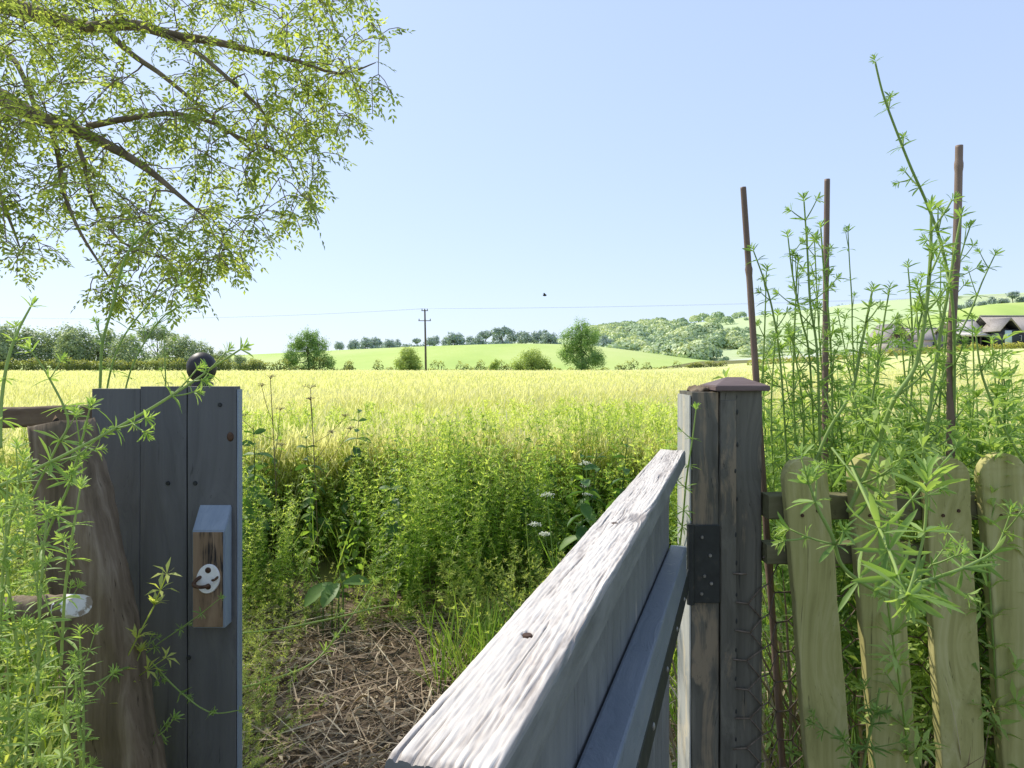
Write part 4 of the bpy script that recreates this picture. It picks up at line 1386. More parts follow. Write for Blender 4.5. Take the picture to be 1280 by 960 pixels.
# ------------------------------------------------------------------ old timber, far left
T_, B_ = at(68, 538, 1.06), at(138, 960, 1.06)
lean = math.atan2(T_[0] - B_[0], T_[2] - B_[2])
zb = .02
xb = B_[0] + (zb - B_[2]) * math.tan(lean)
Lp = (T_[2] - zb) / math.cos(lean)
bm = plank(Lp, .108, .07, 'Z', 90, .016, .0026, seed=91, taper=([0, .4, .75, .93, 1], [1.2, 1.1, .96, .84, .7]), bow=.003)
for v in bm.verts:       # rough split faces
    z_ = v.co.z
    v.co.y += .0035 * math.sin(v.co.x * 160 + 3 * math.sin(z_ * 6)) + .002 * math.sin(z_ * 47 + v.co.x * 80)
    if z_ > Lp - .001:
        v.co.z += .035 * (.5 - v.co.x / .1) * .6 + .008 * math.sin(v.co.x * 310 + v.co.y * 150)
put(bm, (0, 0, 0), Matrix.Rotation(lean, 4, 'Y'))
o = bm_obj('leaning_post', bm, M['old'], loc=(xb, 1.08, zb), smooth=True)
tag(o, 'split brown weathered post leaning against the left edge of the grey panel', 'post')

p0, p1 = at(-260, 532, 1.3), at(118, 518, 1.27)
d = p1 - p0
bm = plank(float(np.linalg.norm(d)), .035, .038, 'X', 50, .006, .002, seed=93)
o = bm_obj('old_rail', bm, M['old_rail'], loc=tuple(p0))
o.rotation_euler = Vector(d).to_track_quat('X', 'Z').to_euler()
tag(o, 'dark brown horizontal rail meeting the grey panel near its top left', 'rail')

st_ = thing('broken_stake', 'round brown stake with a white painted cut end, before the leaning post', 'stake', tuple(at(-120, 775, 1.0)))
p0, p1 = at(-120, 775, 1.0), at(88, 758, .95)
mb = MB()
W = bez([p0, (p0 + p1) / 2 + [0, 0, .004], p1], 24)
mb.tube(W, np.linspace(.019, .0165, 24) + .0012 * np.sin(np.arange(24) * 2.1), 14)
mb.build('shaft', M['old'], st_, smooth=True)
dv = Vector(p1 - p0).normalized()
bm = bmesh.new()
bmesh.ops.create_cone(bm, cap_ends=True, segments=12, radius1=.0172, radius2=.0150, depth=.022)
for v in bm.verts:
    v.co.z += v.co.x * .5
    v.co.x += .0015 * math.sin(v.co.y * 400)
bmesh.ops.transform(bm, matrix=Matrix.Translation(Vector(p1 - p0) + dv * .004) @ dv.to_track_quat('Z', 'Y').to_matrix().to_4x4(), verts=bm.verts)
bm_obj('painted_end', bm, M['white_paint'], st_)


# ------------------------------------------------------------------ the overhanging tree, upper left
rs = np.random.RandomState(21)
TS = .47                      # the bough hangs about three metres away


def tat(px, py, Y):
    return at(px, py, Y * TS)


tr = thing('ash_tree', 'large feathery-leaved tree whose boughs hang in from the upper left', 'tree', (-3.24, 3.38, 0.30))
bark, lfm = MB(), MB()
trunk = bez([(-3.24, 3.38, -0.10), (-3.22, 3.38, 1.14), (-3.26, 3.34, 2.05), (-3.29, 3.38, 2.80), (-3.29, 3.49, 3.26), (-3.41, 3.56, 3.87)], 40)
bark.tube(trunk, np.interp(np.linspace(0, 1, 40), [0, .05, .4, 1], [.21, .165, .13, .025]), 14)
nodes, order = [], []


def limb(pts, r0, r1, n=30, ns=9):
    W = bez(pts, n)
    r0, r1 = r0 * TS, r1 * TS
    bark.tube(W, np.linspace(r0, r1, n), ns)
    for i, p in enumerate(W):
        nodes.append((p, r0 + (r1 - r0) * i / (n - 1)))
    return W


limb([(-3.27, 3.34, 2.64), tat(-70, -25, 6.9), tat(0, 4, 6.8), tat(55, 20, 6.75), tat(110, 35, 6.7)], .13, .062)
limb([tat(110, 35, 6.7), tat(165, 31, 6.6), tat(215, 44, 6.5), tat(262, 51, 6.4), tat(310, 62, 6.3), tat(370, 76, 6.25), tat(425, 92, 6.2), tat(470, 78, 6.2)], .06, .004)
limb([(-3.27, 3.34, 2.30), tat(-60, 105, 6.6), tat(0, 121, 6.5), tat(45, 146, 6.4), tat(90, 160, 6.3), tat(140, 184, 6.2), tat(185, 212, 6.1), tat(225, 245, 6.0), tat(260, 275, 6.0)], .11, .005)
limb([tat(110, 158, 6.3), tat(160, 148, 6.2), tat(215, 142, 6.1), tat(262, 152, 6.05), tat(300, 172, 6.0), tat(345, 190, 6.0)], .032, .009, 20, 7)
limb([tat(135, 40, 6.7), tat(165, 68, 6.5), tat(200, 92, 6.4), tat(240, 125, 6.3), tat(280, 160, 6.2), tat(330, 200, 6.1)], .032, .008, 22, 7)
limb([tat(205, 44, 6.5), tat(245, 65, 6.3), tat(285, 98, 6.2), tat(320, 130, 6.1), tat(350, 170, 6.0)], .028, .008, 20, 7)
limb([tat(60, 150, 6.4), tat(72, 190, 6.3), tat(80, 240, 6.2), tat(100, 290, 6.1), tat(135, 345, 6.1)], .03, .008, 22, 7)
limb([tat(92, 162, 6.3), tat(105, 205, 6.2), tat(118, 255, 6.1), tat(150, 300, 6.0), tat(190, 320, 6.0)], .024, .007, 20, 7)
limb([tat(0, 60, 7.2), tat(18, 75, 7.0), tat(35, 110, 6.7), tat(48, 148, 6.4)], .03, .02, 14, 7)
limb([tat(-60, 190, 6.6), tat(-10, 230, 6.5), tat(10, 270, 6.4), tat(25, 310, 6.4)], .03, .007, 16, 7)
# off-frame crown
limb([trunk[26], (-3.94, 3.76, 3.30), (-4.51, 4.02, 3.56)], .1, .02)
limb([trunk[30], (-3.56, 4.32, 3.68), (-3.76, 5.00, 3.90)], .09, .02)
limb([trunk[20], (-4.02, 3.49, 2.80), (-4.62, 3.30, 2.92)], .09, .02)
poly = [(-60, -70), (430, -70), (470, -20), (462, 30), (503, 62), (497, 85), (455, 120), (452, 150), (420, 170), (405, 185), (392, 236), (398, 252), (372, 266), (345, 262), (318, 300), (322, 322), (290, 342), (262, 338), (240, 350), (215, 362), (178, 366), (140, 374), (112, 370), (92, 350), (96, 322), (60, 300), (52, 318), (28, 324), (0, 316), (-60, 315)]
PX = np.array(poly, float)


def inside(x, y):
    c = False
    j = len(PX) - 1
    for i in range(len(PX)):
        if (PX[i, 1] > y) != (PX[j, 1] > y) and x < (PX[j, 0] - PX[i, 0]) * (y - PX[i, 1]) / (PX[j, 1] - PX[i, 1]) + PX[i, 0]:
            c = not c
        j = i
    return c


# clump centres keep the foliage uneven with gaps of sky
targets = []
holes = [(185, 75, 26), (205, 100, 22), (150, 130, 16), (30, 215, 14), (300, 250, 16), (345, 235, 16), (165, 225, 16), (60, 285, 14), (115, 120, 14), (280, 75, 14), (230, 225, 14), (60, 95, 12), (330, 40, 12), (250, 15, 14)]
while len(targets) < 560:
    x, y = rs.uniform(-60, 505), rs.uniform(-70, 376)
    if not inside(x, y):
        continue
    if any((x - hx) ** 2 + (y - hy) ** 2 < (1.45 * hr) ** 2 for hx, hy, hr in holes):
        continue
    targets.append(tat(x, y, 6.1 + .75 * rs.randn() * .7 + .3 * (x < 150) * rs.rand()))
for k in range(180):
    c = [np.array((-4.40, 3.94, 3.52)), np.array((-3.71, 4.78, 3.90)), np.array((-4.51, 3.30, 2.96)), np.array((-3.53, 3.71, 3.90))][k % 4]
    targets.append(c + rs.randn(3) * [.38, .38, .29])
NP = np.array([n_[0] for n_ in nodes])
NR = np.array([n_[1] for n_ in nodes])
targets.sort(key=lambda p: float(np.min(np.linalg.norm(NP - p, axis=1))))
LP, LD, LU, LL, LT = [], [], [], [], []


def compound(p, d, L, tv):
    """pinnate leaf: leaflets in pairs along a drooping stalk"""
    npair = rs.randint(3, 5)
    side = np.cross(d, (0, 0, 1.0))
    side /= np.linalg.norm(side) + 1e-9
    nrm = np.cross(side, d)
    for q in range(npair):
        u = (q + .6) / npair
        b = p + d * L * u + np.array([0, 0, -.25 * L * u * u])
        for s_ in (1, -1):
            dd = d * .55 + side * s_ * .85 + np.array([0, 0, -.18]) + .12 * rs.randn(3)
            LP.append(b)
            LD.append(dd / np.linalg.norm(dd))
            LU.append(nrm + .3 * rs.randn(3))
            LL.append(TS * (.045 + .028 * rs.rand()))
            LT.append(np.clip(tv + .15 * rs.randn(), 0, 1))
    LP.append(p + d * L + np.array([0, 0, -.25 * L]))
    LD.append(d)
    LU.append(nrm)
    LL.append(TS * .06)
    LT.append(tv)


for tgt in targets:
    dist = np.linalg.norm(NP - tgt, axis=1)
    # prefer attaching inward and above
    i = int(np.argmin(dist + .25 * np.maximum(0, tgt[2] - NP[:, 2])))
    a_ = NP[i]
    ln = dist[i]
    r0 = min(NR[i] * .75, (.0032 + .013 * ln))
    mid_ = (a_ + tgt) / 2 + rs.randn(3) * ln * .13 + np.array([0, 0, .2 * ln])
    k = max(5, int(ln / .04))
    W = bez([a_, mid_, tgt], min(k, 14))
    bark.tube(W, np.linspace(r0, .0021, len(W)), 5)
    NP = np.concatenate([NP, W[1:]])
    NR = np.concatenate([NR, np.linspace(r0, .0021, len(W))[1:]])
    tv = np.clip(.45 + .25 * rs.randn(), .05, .95)
    outv = W[-1] - W[-2]
    outv /= np.linalg.norm(outv) + 1e-9
    for q in range(rs.randint(2, 4)):
        u = .35 + .65 * rs.rand()
        p = W[min(int(u * (len(W) - 1)), len(W) - 1)] + rs.randn(3) * .015
        d = outv * .5 + rnd_dirs(1, rs)[0] * .9 + np.array([0, 0, -.12])
        d /= np.linalg.norm(d)
        compound(p, d, TS * (.14 + .1 * rs.rand()), tv)
    # two short twigs at each end
    for q in range(2):
        d = outv * .6 + rnd_dirs(1, rs)[0] * .7 + np.array([0, 0, -.25])
        d /= np.linalg.norm(d)
        e = tgt + d * TS * (.16 + .16 * rs.rand())
        bark.tube(bez([tgt, (tgt + e) / 2 + [0, 0, .02], e], 4), .0016, 4)
        for z_ in range(2):
            compound(tgt + (e - tgt) * (.4 + .3 * z_), (d + .8 * rnd_dirs(1, rs)[0]) / 1.4, .065, tv)
LD = np.array(LD)
LD /= np.linalg.norm(LD, axis=1, keepdims=True)
LL = np.array(LL)
lfm.leaves(LP, LD, LU, LL, LL * .4, LT, .1)
bark.build('trunk', M['bark'], tr, smooth=True)
lfm.build('crown', M['ash'], tr)


# ------------------------------------------------------------------ distant trees
def make_tree(h, lobes, n, leaf, seed, mat, trunk_r=.25, clump=26, tight=.2, trunk_top=.6, bare=.0):
    """returns trunk mesh builder and crown mesh builder around the origin"""
    rs = np.random.RandomState(seed)
    tb, cb = MB(), MB()
    top = np.array([.0, 0, h * trunk_top])
    W = bez([(0, 0, -.3), (.02 * h, 0, h * .2), (-.01 * h, .01 * h, h * .4), top], 12)
    tb.tube(W, np.linspace(trunk_r, trunk_r * .3, 12), 8)
    tot = sum(l[3] ** 2 for l in lobes)
    for lx, ly, lz, lr in lobes:
        c = np.array([lx, ly, lz])
        b = W[rs.randint(4, 11)]
        tb.tube(bez([b, (b + c) / 2 + [0, 0, -.05 * h], c], 7), np.linspace(trunk_r * .45, trunk_r * .1, 7), 6)
        k = max(5, int(clump * lr ** 2 / tot * len(lobes)))
        cc = c + rnd_dirs(k, rs) * lr * (.6 + .42 * rs.rand(k, 1)) * [1, 1, .88]
        for q in range(min(k, 8)):
            tb.tube(np.stack([c, (c + cc[q]) / 2 + [0, 0, -.02 * h], cc[q]]), np.linspace(trunk_r * .12, trunk_r * .05, 3), 4)
        m_ = int(n * lr ** 2 / tot)
        pick = rs.randint(k, size=m_)
        P = cc[pick] + rs.randn(m_, 3) * lr * tight * .82
        D = rnd_dirs(m_, rs)
        out = P - c
        out /= np.linalg.norm(out, axis=1, keepdims=True) + 1e-9
        U = out + np.array([0, 0, .5]) + .6 * rs.randn(m_, 3)
        ct = rs.rand(k)
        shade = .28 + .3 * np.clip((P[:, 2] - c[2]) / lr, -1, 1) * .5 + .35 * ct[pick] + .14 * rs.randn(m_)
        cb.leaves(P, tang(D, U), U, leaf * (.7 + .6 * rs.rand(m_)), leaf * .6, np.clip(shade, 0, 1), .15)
    return tb, cb


def plant_tree(name, lb, px, base_py, Y, proto, mats, scale=1.0, rz=0.0, group=None, z=None, cat='tree'):
    x = (px - CX) / F * Y
    z = float(ground_z(x, Y)) if z is None else z
    t_ = thing(name, lb, cat, (x, Y, z), rz, group)
    t_.scale = (scale,) * 3
    tb, cb = proto
    tb.build('trunk', mats[0], t_, local=True, smooth=True)
    cb.build('crown', mats[1], t_, local=True)
    return t_


FB = M['far_bark']
# field trees
plant_tree('field_tree', 'airy spreading tree alone left of the utility pole', 385, 460, 130,
           make_tree(9, [(-2.2, 0, 3.6, 2.3), (1.8, 0, 3.4, 2.3), (-.4, .5, 6.2, 2.3), (2.2, -.3, 5.6, 1.8), (-3.4, 0, 2.6, 1.5), (3.7, 0, 2.2, 1.5), (-2.4, 0, 6.0, 1.6), (.6, 0, 7.4, 1.5), (0, -1, 1.6, 1.6)], 15000, .25, 1, M['tree_a'], .28, 30, .22), (FB, M['tree_a']))
plant_tree('field_tree', 'small round golden-green tree just left of the utility pole', 510, 459, 118,
           make_tree(4.8, [(-.9, 0, 2.0, 1.5), (.9, 0, 1.9, 1.5), (0, 0, 3.4, 1.5), (-.2, -.6, 1.2, 1.3)], 7000, .23, 2, M['tree_y'], .2, 30, .25), (FB, M['tree_y']))
plant_tree('field_tree', 'broad low bush-like tree between pole and the tall tree', 665, 458, 120,
           make_tree(4.8, [(-1.7, 0, 1.9, 1.7), (1.5, 0, 2.0, 1.7), (0, 0, 3.1, 1.6), (-.3, -.7, 1.3, 1.6), (2.2, 0, 1.3, 1.2), (-2.3, 0, 1.3, 1.1)], 9000, .23, 3, M['tree_y'], .2, 30, .25), (FB, M['tree_y']))
plant_tree('field_tree', 'tallest tree, full crown, alone right of the utility pole', 727, 459, 126,
           make_tree(10.6, [(-1.6, 0, 3.6, 2.0), (1.9, 0, 3.2, 2.1), (0, 0, 5.6, 2.3), (-1.9, 0, 6.6, 2.0), (1.5, 0, 7.0, 2.0), (-.3, 0, 8.6, 1.8), (2.9, 0, 2.6, 1.5), (-2.8, 0, 3.9, 1.5), (.2, -.6, 1.8, 1.7)], 16000, .25, 4, M['tree_a'], .3, 30, .23), (FB, M['tree_a']))
plant_tree('sapling', 'tiny pale sapling standing left of the broad low tree', 619, 458, 118,
           make_tree(2.6, [(0, 0, 1.5, .8), (.3, 0, 2.1, .55), (-.4, 0, 1.2, .5)], 700, .25, 5, M['tree_y'], .06, 14, .25), (FB, M['tree_y']))

# woodland edge, left
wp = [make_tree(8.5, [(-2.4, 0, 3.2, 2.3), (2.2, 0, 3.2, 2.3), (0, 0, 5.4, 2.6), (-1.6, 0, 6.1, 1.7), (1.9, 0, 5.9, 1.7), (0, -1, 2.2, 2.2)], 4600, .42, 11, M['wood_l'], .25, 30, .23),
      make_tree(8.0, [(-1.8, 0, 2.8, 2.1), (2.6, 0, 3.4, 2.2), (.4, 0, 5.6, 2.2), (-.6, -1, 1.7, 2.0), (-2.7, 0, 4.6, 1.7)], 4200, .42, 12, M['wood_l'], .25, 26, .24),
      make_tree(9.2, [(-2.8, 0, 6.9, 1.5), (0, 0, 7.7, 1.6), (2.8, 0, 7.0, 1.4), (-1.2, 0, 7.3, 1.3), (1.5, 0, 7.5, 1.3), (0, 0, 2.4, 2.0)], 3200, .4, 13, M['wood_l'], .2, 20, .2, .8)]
wood = [(-150, 0, 1.0, 124), (-95, 1, 1.05, 128), (-45, 0, .98, 124), (5, 1, .95, 122), (52, 0, .92, 126), (88, 1, .9, 122), (122, 0, .86, 125), (160, 1, .84, 120), (196, 2, .86, 136), (222, 0, .76, 122), (250, 1, .62, 121), (276, 1, .48, 124), (300, 0, .34, 122), (318, 1, .3, 124)]
wl = ['far left woodland tree, cut by the left edge of the photo', 'flat-topped pale tree rising above the wood left of the ball finial', 'last low tree of the wood right of the ball finial']
first = {}
for i, (px, k, s_, Y) in enumerate(wood):
    s_ = s_ * 1.22
    lb = 'rounded tree in the hazy woodland edge behind the low left hedge'
    grp = 'woodland trees behind the left hedge'
    if k == 2:
        lb, grp = wl[1], grp
    elif px == 318:
        lb = wl[2]
    elif px == 276:
        lb = 'small woodland tree just behind the ball finial'
    elif px == 250:
        lb = 'bushy woodland tree half hidden by the ball finial'
    if k not in first:
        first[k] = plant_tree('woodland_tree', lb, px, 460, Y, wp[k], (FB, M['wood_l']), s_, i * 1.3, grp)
    else:
        o = copy_tree(first[k])
        o.location = ((px - CX) / F * Y, Y, 0)
        o.rotation_euler.z = i * 1.7
        o.scale = (s_ * (.9 + .25 * ((i * 37) % 5) / 5), s_, s_ * (.92 + .16 * ((i * 53) % 7) / 7))
        tag(o, lb, 'tree', grp)

# trees on the skyline of the green hill
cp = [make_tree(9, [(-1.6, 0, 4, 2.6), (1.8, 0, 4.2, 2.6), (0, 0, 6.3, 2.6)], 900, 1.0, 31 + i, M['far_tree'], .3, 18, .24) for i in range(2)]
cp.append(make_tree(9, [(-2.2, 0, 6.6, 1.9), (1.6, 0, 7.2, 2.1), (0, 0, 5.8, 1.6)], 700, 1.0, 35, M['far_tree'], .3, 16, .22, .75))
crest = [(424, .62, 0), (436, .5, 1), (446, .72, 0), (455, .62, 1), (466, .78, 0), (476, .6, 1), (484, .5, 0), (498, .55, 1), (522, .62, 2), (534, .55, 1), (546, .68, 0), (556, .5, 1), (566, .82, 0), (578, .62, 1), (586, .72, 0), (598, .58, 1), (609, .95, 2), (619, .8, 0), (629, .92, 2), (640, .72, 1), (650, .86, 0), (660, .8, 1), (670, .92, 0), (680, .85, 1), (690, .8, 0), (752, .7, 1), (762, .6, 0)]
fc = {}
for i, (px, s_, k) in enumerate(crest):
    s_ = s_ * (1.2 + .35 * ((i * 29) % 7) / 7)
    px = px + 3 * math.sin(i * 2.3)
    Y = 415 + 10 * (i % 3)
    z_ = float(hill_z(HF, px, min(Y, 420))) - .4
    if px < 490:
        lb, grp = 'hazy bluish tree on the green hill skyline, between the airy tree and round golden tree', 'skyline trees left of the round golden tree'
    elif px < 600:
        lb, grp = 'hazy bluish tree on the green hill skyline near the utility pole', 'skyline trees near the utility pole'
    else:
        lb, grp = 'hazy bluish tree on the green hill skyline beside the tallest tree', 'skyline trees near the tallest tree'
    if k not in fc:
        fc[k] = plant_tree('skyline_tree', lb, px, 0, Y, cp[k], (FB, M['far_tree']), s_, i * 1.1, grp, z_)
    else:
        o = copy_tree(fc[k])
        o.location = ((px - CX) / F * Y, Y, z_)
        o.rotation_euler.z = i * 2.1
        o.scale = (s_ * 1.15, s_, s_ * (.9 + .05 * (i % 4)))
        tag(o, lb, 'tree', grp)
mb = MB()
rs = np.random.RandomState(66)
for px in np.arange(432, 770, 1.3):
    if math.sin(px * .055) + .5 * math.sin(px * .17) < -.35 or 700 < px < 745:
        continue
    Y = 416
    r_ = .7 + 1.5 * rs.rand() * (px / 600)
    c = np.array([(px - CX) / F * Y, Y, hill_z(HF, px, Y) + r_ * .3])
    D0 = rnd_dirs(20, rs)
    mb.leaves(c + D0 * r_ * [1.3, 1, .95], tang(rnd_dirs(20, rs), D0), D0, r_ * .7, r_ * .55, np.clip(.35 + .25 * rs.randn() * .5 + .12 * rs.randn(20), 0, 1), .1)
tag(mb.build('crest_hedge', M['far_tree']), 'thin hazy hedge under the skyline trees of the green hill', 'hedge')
# skyline trees upper right
for i, (px, s_) in enumerate([(1198, .9), (1212, 1.1), (1228, .8), (1240, 1.05), (1254, .9), (1266, 1.5), (1278, 1.0), (1292, 1.1), (1310, 1.2)]):
    Y = 525
    o = copy_tree(fc[2 if px == 1266 else i % 2])
    o.location = ((px - CX) / F * Y, Y, float(hill_z(HR, px, 519)) - .5)
    o.scale = (s_ * 1.2, s_, s_ * .8)
    o.rotation_euler.z = i * 1.4
    tag(o, 'tall open-crowned tree standing up from the upper right skyline hedge' if px == 1266 else 'pale rounded tree on the upper right skyline above the barn roofs', 'tree', 'skyline trees above the barns')

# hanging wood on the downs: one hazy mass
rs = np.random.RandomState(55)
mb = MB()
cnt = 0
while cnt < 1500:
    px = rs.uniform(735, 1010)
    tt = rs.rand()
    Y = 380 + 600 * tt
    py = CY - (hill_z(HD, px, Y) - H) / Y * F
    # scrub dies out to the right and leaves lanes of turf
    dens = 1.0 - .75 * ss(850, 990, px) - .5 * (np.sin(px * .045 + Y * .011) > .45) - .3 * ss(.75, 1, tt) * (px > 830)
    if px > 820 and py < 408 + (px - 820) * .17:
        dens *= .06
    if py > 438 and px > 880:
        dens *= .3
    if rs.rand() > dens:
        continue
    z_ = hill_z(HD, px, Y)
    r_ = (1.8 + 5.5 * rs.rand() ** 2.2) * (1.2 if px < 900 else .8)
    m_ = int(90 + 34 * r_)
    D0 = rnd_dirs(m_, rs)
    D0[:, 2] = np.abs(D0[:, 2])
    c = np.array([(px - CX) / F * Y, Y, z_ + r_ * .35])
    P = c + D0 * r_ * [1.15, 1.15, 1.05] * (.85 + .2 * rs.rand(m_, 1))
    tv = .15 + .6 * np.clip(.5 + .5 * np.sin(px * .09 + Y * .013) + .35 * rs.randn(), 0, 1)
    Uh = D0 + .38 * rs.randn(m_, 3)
    mb.leaves(P, tang(rnd_dirs(m_, rs), Uh), Uh, .8 + r_ * .2, .7 + r_ * .16, np.clip(tv + .4 * (D0[:, 2] - .45) - .2 * D0[:, 0] + .04 * rs.randn(m_), 0, 1), .1)  # tint lighter on top and sunward side, crown shading put into the colour
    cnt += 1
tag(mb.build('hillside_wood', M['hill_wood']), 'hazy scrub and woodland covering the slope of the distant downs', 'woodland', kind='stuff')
# hedgerow along the downs skyline
mb = MB()
for px in np.arange(855, 1150, 1.6):
    if rs.rand() < .25:
        continue
    Y = 985
    r_ = 2.0 + 2.6 * rs.rand() * (rs.rand() < .4)
    c = np.array([(px - CX) / F * Y, Y, hill_z(HD, px, Y) + r_ * .3])
    D0 = rnd_dirs(22, rs)
    mb.leaves(c + D0 * r_ * [1.3, 1, .9], rnd_dirs(22, rs), D0, r_ * .7, r_ * .6, np.clip(.25 + .2 * rs.randn(22), 0, 1), .1)
tag(mb.build('skyline_hedge', M['far_tree']), 'thin dark hedgerow along the far downs skyline left of the barns', 'hedge')


# ------------------------------------------------------------------ hedges
def hedge(lb, px0, px1, Y, h, mat, n, leaf, seed, gap=.0, depth=1.0, lowvar=.35):
    rs = np.random.RandomState(seed)
    x0, x1 = (px0 - CX) / F * Y, (px1 - CX) / F * Y
    root = thing('hedge', lb, 'hedge', ((x0 + x1) / 2, Y, float(ground_z((x0 + x1) / 2, Y))))
    mb, tw = MB(), MB()
    K = max(8, int((x1 - x0) / (h * .55)))
    cx = np.linspace(x0, x1, K) + rs.randn(K) * h * .15
    hh = h * (1 + lowvar * (rs.rand(K) - .5) * 1.6)
    if gap:
        hh *= np.where(rs.rand(K) < gap, .3, 1)
    for k in range(K):
        m_ = n // K
        g0 = float(ground_z(cx[k], Y))
        D0 = rnd_dirs(m_, rs)
        P = np.array([cx[k], Y, g0 + hh[k] * .5]) + D0 * [h * .5, depth * .5, 1] * np.array([1, 1, hh[k] * .5]) * (.75 + .3 * rs.rand(m_, 1))
        mb.leaves(P, rnd_dirs(m_, rs), D0 + .5 * rs.randn(m_, 3), leaf, leaf * .6, np.clip(.12 + .75 * ss(-.1, 1, D0[:, 2]) + .12 * rs.randn(m_), 0, 1), .12)  # upward leaves tinted lighter, sun on the hedge top coloured in
        tw.tube([(cx[k], Y, g0 - .1), (cx[k] + .1, Y, g0 + hh[k] * .4), (cx[k] + .15 * rs.randn(), Y, g0 + hh[k] * .8)], np.array([.06, .045, .02]), 5)
    mb.build('foliage', mat, root)
    tw.build('stems', FB, root)


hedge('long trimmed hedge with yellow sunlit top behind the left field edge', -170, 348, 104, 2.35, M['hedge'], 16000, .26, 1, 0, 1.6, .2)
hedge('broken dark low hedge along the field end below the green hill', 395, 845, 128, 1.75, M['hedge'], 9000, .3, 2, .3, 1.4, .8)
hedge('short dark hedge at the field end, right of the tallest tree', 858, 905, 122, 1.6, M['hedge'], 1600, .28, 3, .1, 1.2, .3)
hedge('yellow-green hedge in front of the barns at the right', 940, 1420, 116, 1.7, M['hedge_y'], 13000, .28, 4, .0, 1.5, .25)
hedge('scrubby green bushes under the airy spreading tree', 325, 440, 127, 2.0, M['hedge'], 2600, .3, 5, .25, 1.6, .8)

# ------------------------------------------------------------------ utility poles, line, bird
def pole_obj(lb, px, Y, top_z, group):
    x = (px - CX) / F * Y
    t_ = thing('utility_pole', lb, 'pole', (x, Y, 0), 0, group)
    mb = MB()
    mb.tube([(x + .18, Y, -.3), (x + .1, Y, top_z * .5), (x, Y, top_z)], np.array([.17, .15, .12]), 10)
    mb.build('shaft', M['pole'], t_, smooth=True)
    for dz, L_ in ((.12, .5), (1.65, .95)):
        mb = MB()
        mb.box((x - L_, Y - .2, top_z - dz - .11), (x + L_, Y - .12, top_z - dz))
        arm = mb.build('crossarm', M['pole'], t_)
        for s_ in (-1, 0, 1):
            mb = MB()
            xx = x + s_ * (L_ - .1)
            mb.tube([(xx, Y - .16, top_z - dz), (xx, Y - .16, top_z - dz + .12), (xx, Y - .16, top_z - dz + .26)], np.array([.05, .07, .04]), 8)
            mb.build('insulator', M['board_dark'], arm, local=False).location = Vector((0, 0, 0))
    return x, Y, top_z


# insulators were built in world space under the arm: shift them to the pole frame
P0 = pole_obj('dark wooden utility pole with crossarms standing at the field end', 531, 104, H + (CY - 387) / F * 104, 'utility poles')
for o in [o for o in bpy.data.objects if o.name.startswith('insulator')]:
    o.location = o.location - Vector((P0[0], P0[1], 0))
tz = P0[2]
x2, y2, z2 = 66.0, 62.0, 1.25 + 7.4
x3, y3, z3 = -95.0, 118.0, tz
mb = MB()
for off in (-.75, .75):
    for (a_, b_, sag) in (((P0[0] + off * .5, P0[1] - .16, tz + .14), (x2, y2 + off, z2), .5), ((P0[0] + off * .5, P0[1] - .16, tz + .14), (x3, y3 + off, z3), .9)):
        a_, b_ = np.array(a_), np.array(b_)
        t = np.linspace(0, 1, 26)[:, None]
        W = a_ + (b_ - a_) * t
        W[:, 2] -= sag * 4 * (t * (1 - t))[:, 0]
        mb.tube(W, .011, 4)
o = mb.build('power_line', M['wire'], origin=(P0[0], P0[1], tz))
tag(o, 'thin pale overhead line running from the utility pole across the sky', 'cable')

bp = at(681, 369, 42)
bd = thing('bird', 'tiny dark bird flying alone in the open sky', 'bird', tuple(bp))
bm = bmesh.new()
bmesh.ops.create_uvsphere(bm, u_segments=12, v_segments=8, radius=.08)
for v in bm.verts:
    v.co.x *= 1.6 * (1.0 if v.co.x < 0 else .9)
    v.co.z *= .85
put(bm, (0, 0, 0))
bm_obj('body', bm, M['bird'], bd, smooth=True)
for s_ in (-1, 1):
    mb = MB()
    G = np.zeros((6, 3, 3))
    for i in range(6):
        u = i / 5
        for j in range(3):
            G[i, j] = (-.05 + .1 * j * (1 - .8 * u) * .6 - .06 * u, s_ * (.03 + .2 * u), .03 + .09 * math.sin(u * 2.2))
    mb.grid(G)
    mb.build('wing', M['bird'], bd, local=True)

# ------------------------------------------------------------------ farm buildings
def roof_slab(mb, x0, x1, ya, za, yb, zb, th=.12):
    V = [(x0, ya, za), (x1, ya, za), (x1, yb, zb), (x0, yb, zb), (x0, ya, za - th), (x1, ya, za - th), (x1, yb, zb - th), (x0, yb, zb - th)]
    mb.add(V, [(0, 1, 2, 3), (7, 6, 5, 4), (0, 4, 5, 1), (1, 5, 6, 2), (2, 6, 7, 3), (3, 7, 4, 0)])


def long_barn(root, x0, x1, y0, dep, zb, eave, ridge, wall, tile):
    """ridge along x, built in world space"""
    yr = y0 + dep / 2
    mb = MB()
    mb.box((x0, y0, zb - 1.5), (x1, y0 + dep, eave))
    for x in (x0, x1):
        s_ = .15 if x == x0 else -.15
        mb.add([(x, y0, eave), (x, y0 + dep, eave), (x, yr, ridge - .15), (x + s_, y0, eave), (x + s_, y0 + dep, eave), (x + s_, yr, ridge - .15)],
               [(0, 1, 2, 2), (3, 5, 4, 4), (0, 2, 5, 3), (1, 4, 5, 2)])
    mb.build('wall', wall, root)
    mb = MB()
    roof_slab(mb, x0 - .3, x1 + .3, y0 - .4, eave - .15, yr, ridge)
    roof_slab(mb, x0 - .3, x1 + .3, y0 + dep + .4, eave - .15, yr, ridge)
    mb.tube([(x0 - .3, yr, ridge + .02), ((x0 + x1) / 2, yr, ridge), (x1 + .3, yr, ridge + .02)], .14, 8)
    return mb.build('roof', tile, root)


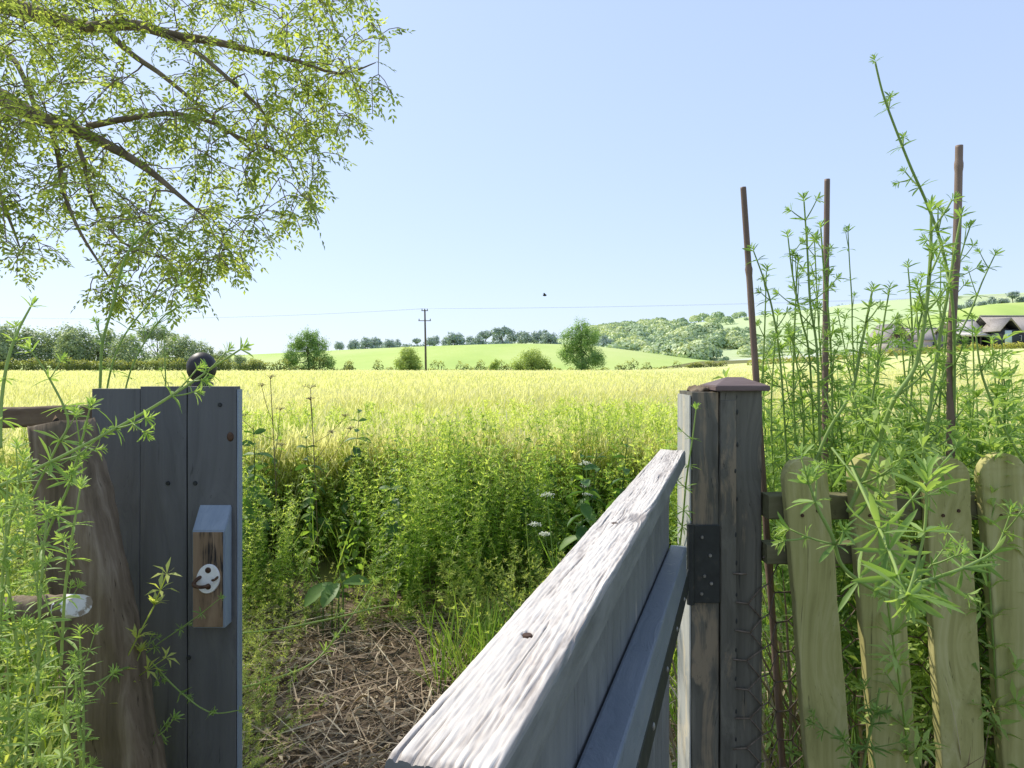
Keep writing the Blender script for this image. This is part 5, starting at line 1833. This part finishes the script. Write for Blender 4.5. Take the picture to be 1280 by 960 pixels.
YB = 134.0
w_ = lambda px, Y=YB: (px - CX) / F * Y
h_ = lambda py, Y=YB: H + (CY - py) / F * Y
b1 = thing('barn', 'black weatherboarded barn with brown tiled roof and small projecting gable', 'barn', (w_(1262), YB, h_(432)))
long_barn(b1, w_(1244), w_(1345), YB, 8, h_(432), h_(414.5), h_(393), M['board_dark'], M['tile'])
# projecting gable
gx0, gx1 = w_(1239), w_(1262)
xr = (gx0 + gx1) / 2
ze, zr, yf = h_(413), h_(398), YB - 2.6
mb = MB()
mb.box((gx0, yf, h_(436)), (gx1, YB - .01, ze))
mb.add([(gx0, yf, ze), (gx1, yf, ze), (xr, yf, zr - .12), (gx0, YB, ze), (gx1, YB, ze), (xr, YB, zr - .12)], [(0, 1, 2, 2), (3, 5, 4, 4), (0, 2, 5, 3), (1, 4, 5, 2)])
mb.build('porch_wall', M['board_dark'], b1)
mb = MB()
for sgn, xe in ((-1, gx0 - .35), (1, gx1 + .35)):
    mb.add([(xe, yf - .35, ze - .2), (xr, yf - .35, zr), (xr, YB + 3, zr), (xe, YB + 3, ze - .2), (xe, yf - .35, ze - .34), (xr, yf - .35, zr - .14), (xr, YB + 3, zr - .14), (xe, YB + 3, ze - .34)],
           [(0, 1, 2, 3), (7, 6, 5, 4), (0, 4, 5, 1), (1, 5, 6, 2), (2, 6, 7, 3), (3, 7, 4, 0)])
mb.build('porch_roof', M['tile'], b1)
mb = MB()
mb.box((w_(1244), yf - .06, h_(431)), (w_(1252.5), yf - .004, h_(414)))
mb.build('door', M['door_pale'], b1)
for pa, pb_ in ((1266, 1270), (1273, 1277), (1284, 1288)):
    mb = MB()
    mb.box((w_(pa), YB - .05, h_(426)), (w_(pb_), YB - .003, h_(419)))
    f_ = mb.build('window', M['trim'], b1)
    mb = MB()
    mb.box((w_(pa) + .1, YB - .07, h_(425.5)), (w_(pb_) - .1, YB - .055, h_(419.5)))
    o = mb.build('pane', M['pane'], f_)
    o.location = -Vector(b1.location)

b2 = thing('cart_shed', 'low open-fronted shed with pale tiled roof, left of the black barn', 'shed', (w_(1222), YB, h_(432)))
x0, x1 = w_(1202), w_(1238.5)
rf = long_barn(b2, x0, x1, YB + 2.2, 6, h_(432), h_(414), h_(398), M['board_dark'], M['tile_pale'])
mb = MB()
roof_slab(mb, x0 - .2, x1, YB - .4, h_(414) - .75, YB + 2.0, h_(414) - .1)
mb.build('lean_roof', M['tile_pale'], b2)
for k in range(4):
    mb = MB()
    xx = x0 + .2 + (x1 - x0 - .5) * k / 3
    mb.box((xx, YB, h_(436)), (xx + .22, YB + .22, h_(414) - .75))
    mb.build('oak_post', M['pole'], b2)
mb = MB()
mb.box((x0, YB - .1, h_(414) - 1.0), (x1, YB + .1, h_(414) - .78))
mb.build('eaves_beam', M['trim'], b2)

Y2 = 150.0
b3 = thing('brick_barn', 'pale pinkish barn with a steep gable seen through the cleavers', 'barn', (w_(1125, Y2), Y2, h_(436, Y2)))
long_barn(b3, w_(1128, Y2), w_(1196, Y2), Y2, 8, h_(437, Y2), h_(424, Y2), h_(409, Y2), M['brick'], M['tile'])
gx0, gx1 = w_(1104, Y2), w_(1134, Y2)
xr = (gx0 + gx1) / 2
ze, zr, yf = h_(425, Y2), h_(404, Y2), Y2 - 1.6
mb = MB()
mb.box((gx0, yf, h_(442, Y2)), (gx1, Y2 + 7, ze))
mb.add([(gx0, yf, ze), (gx1, yf, ze), (xr, yf, zr - .12), (gx0, Y2 + 7, ze), (gx1, Y2 + 7, ze), (xr, Y2 + 7, zr - .12)], [(0, 1, 2, 2), (3, 5, 4, 4), (0, 2, 5, 3), (1, 4, 5, 2)])
mb.build('gable_wall', M['brick'], b3)
mb = MB()
for xe in (gx0 - .4, gx1 + .4):
    mb.add([(xe, yf - .4, ze - .2), (xr, yf - .4, zr), (xr, Y2 + 7.4, zr), (xe, Y2 + 7.4, ze - .2), (xe, yf - .4, ze - .36), (xr, yf - .4, zr - .16), (xr, Y2 + 7.4, zr - .16), (xe, Y2 + 7.4, ze - .36)],
           [(0, 1, 2, 3), (7, 6, 5, 4), (0, 4, 5, 1), (1, 5, 6, 2), (2, 6, 7, 3), (3, 7, 4, 0)])
mb.build('gable_roof', M['tile'], b3)
for pa, pb_, a_, c_ in ((1111, 1117, 418, 411), (1116, 1124, 436, 429), (1146, 1152, 433, 427), (1165, 1171, 433, 427)):
    yy = yf if pa < 1130 else Y2
    mb = MB()
    mb.box((w_(pa, Y2), yy - .06, h_(a_, Y2)), (w_(pb_, Y2), yy - .004, h_(c_, Y2)))
    f_ = mb.build('window', M['trim'], b3)
    mb = MB()
    mb.box((w_(pa, Y2) + .12, yy - .08, h_(a_, Y2) + .12), (w_(pb_, Y2) - .12, yy - .065, h_(c_, Y2) - .12))
    o = mb.build('pane', M['pane'], f_)
    o.location = -Vector(b3.location)
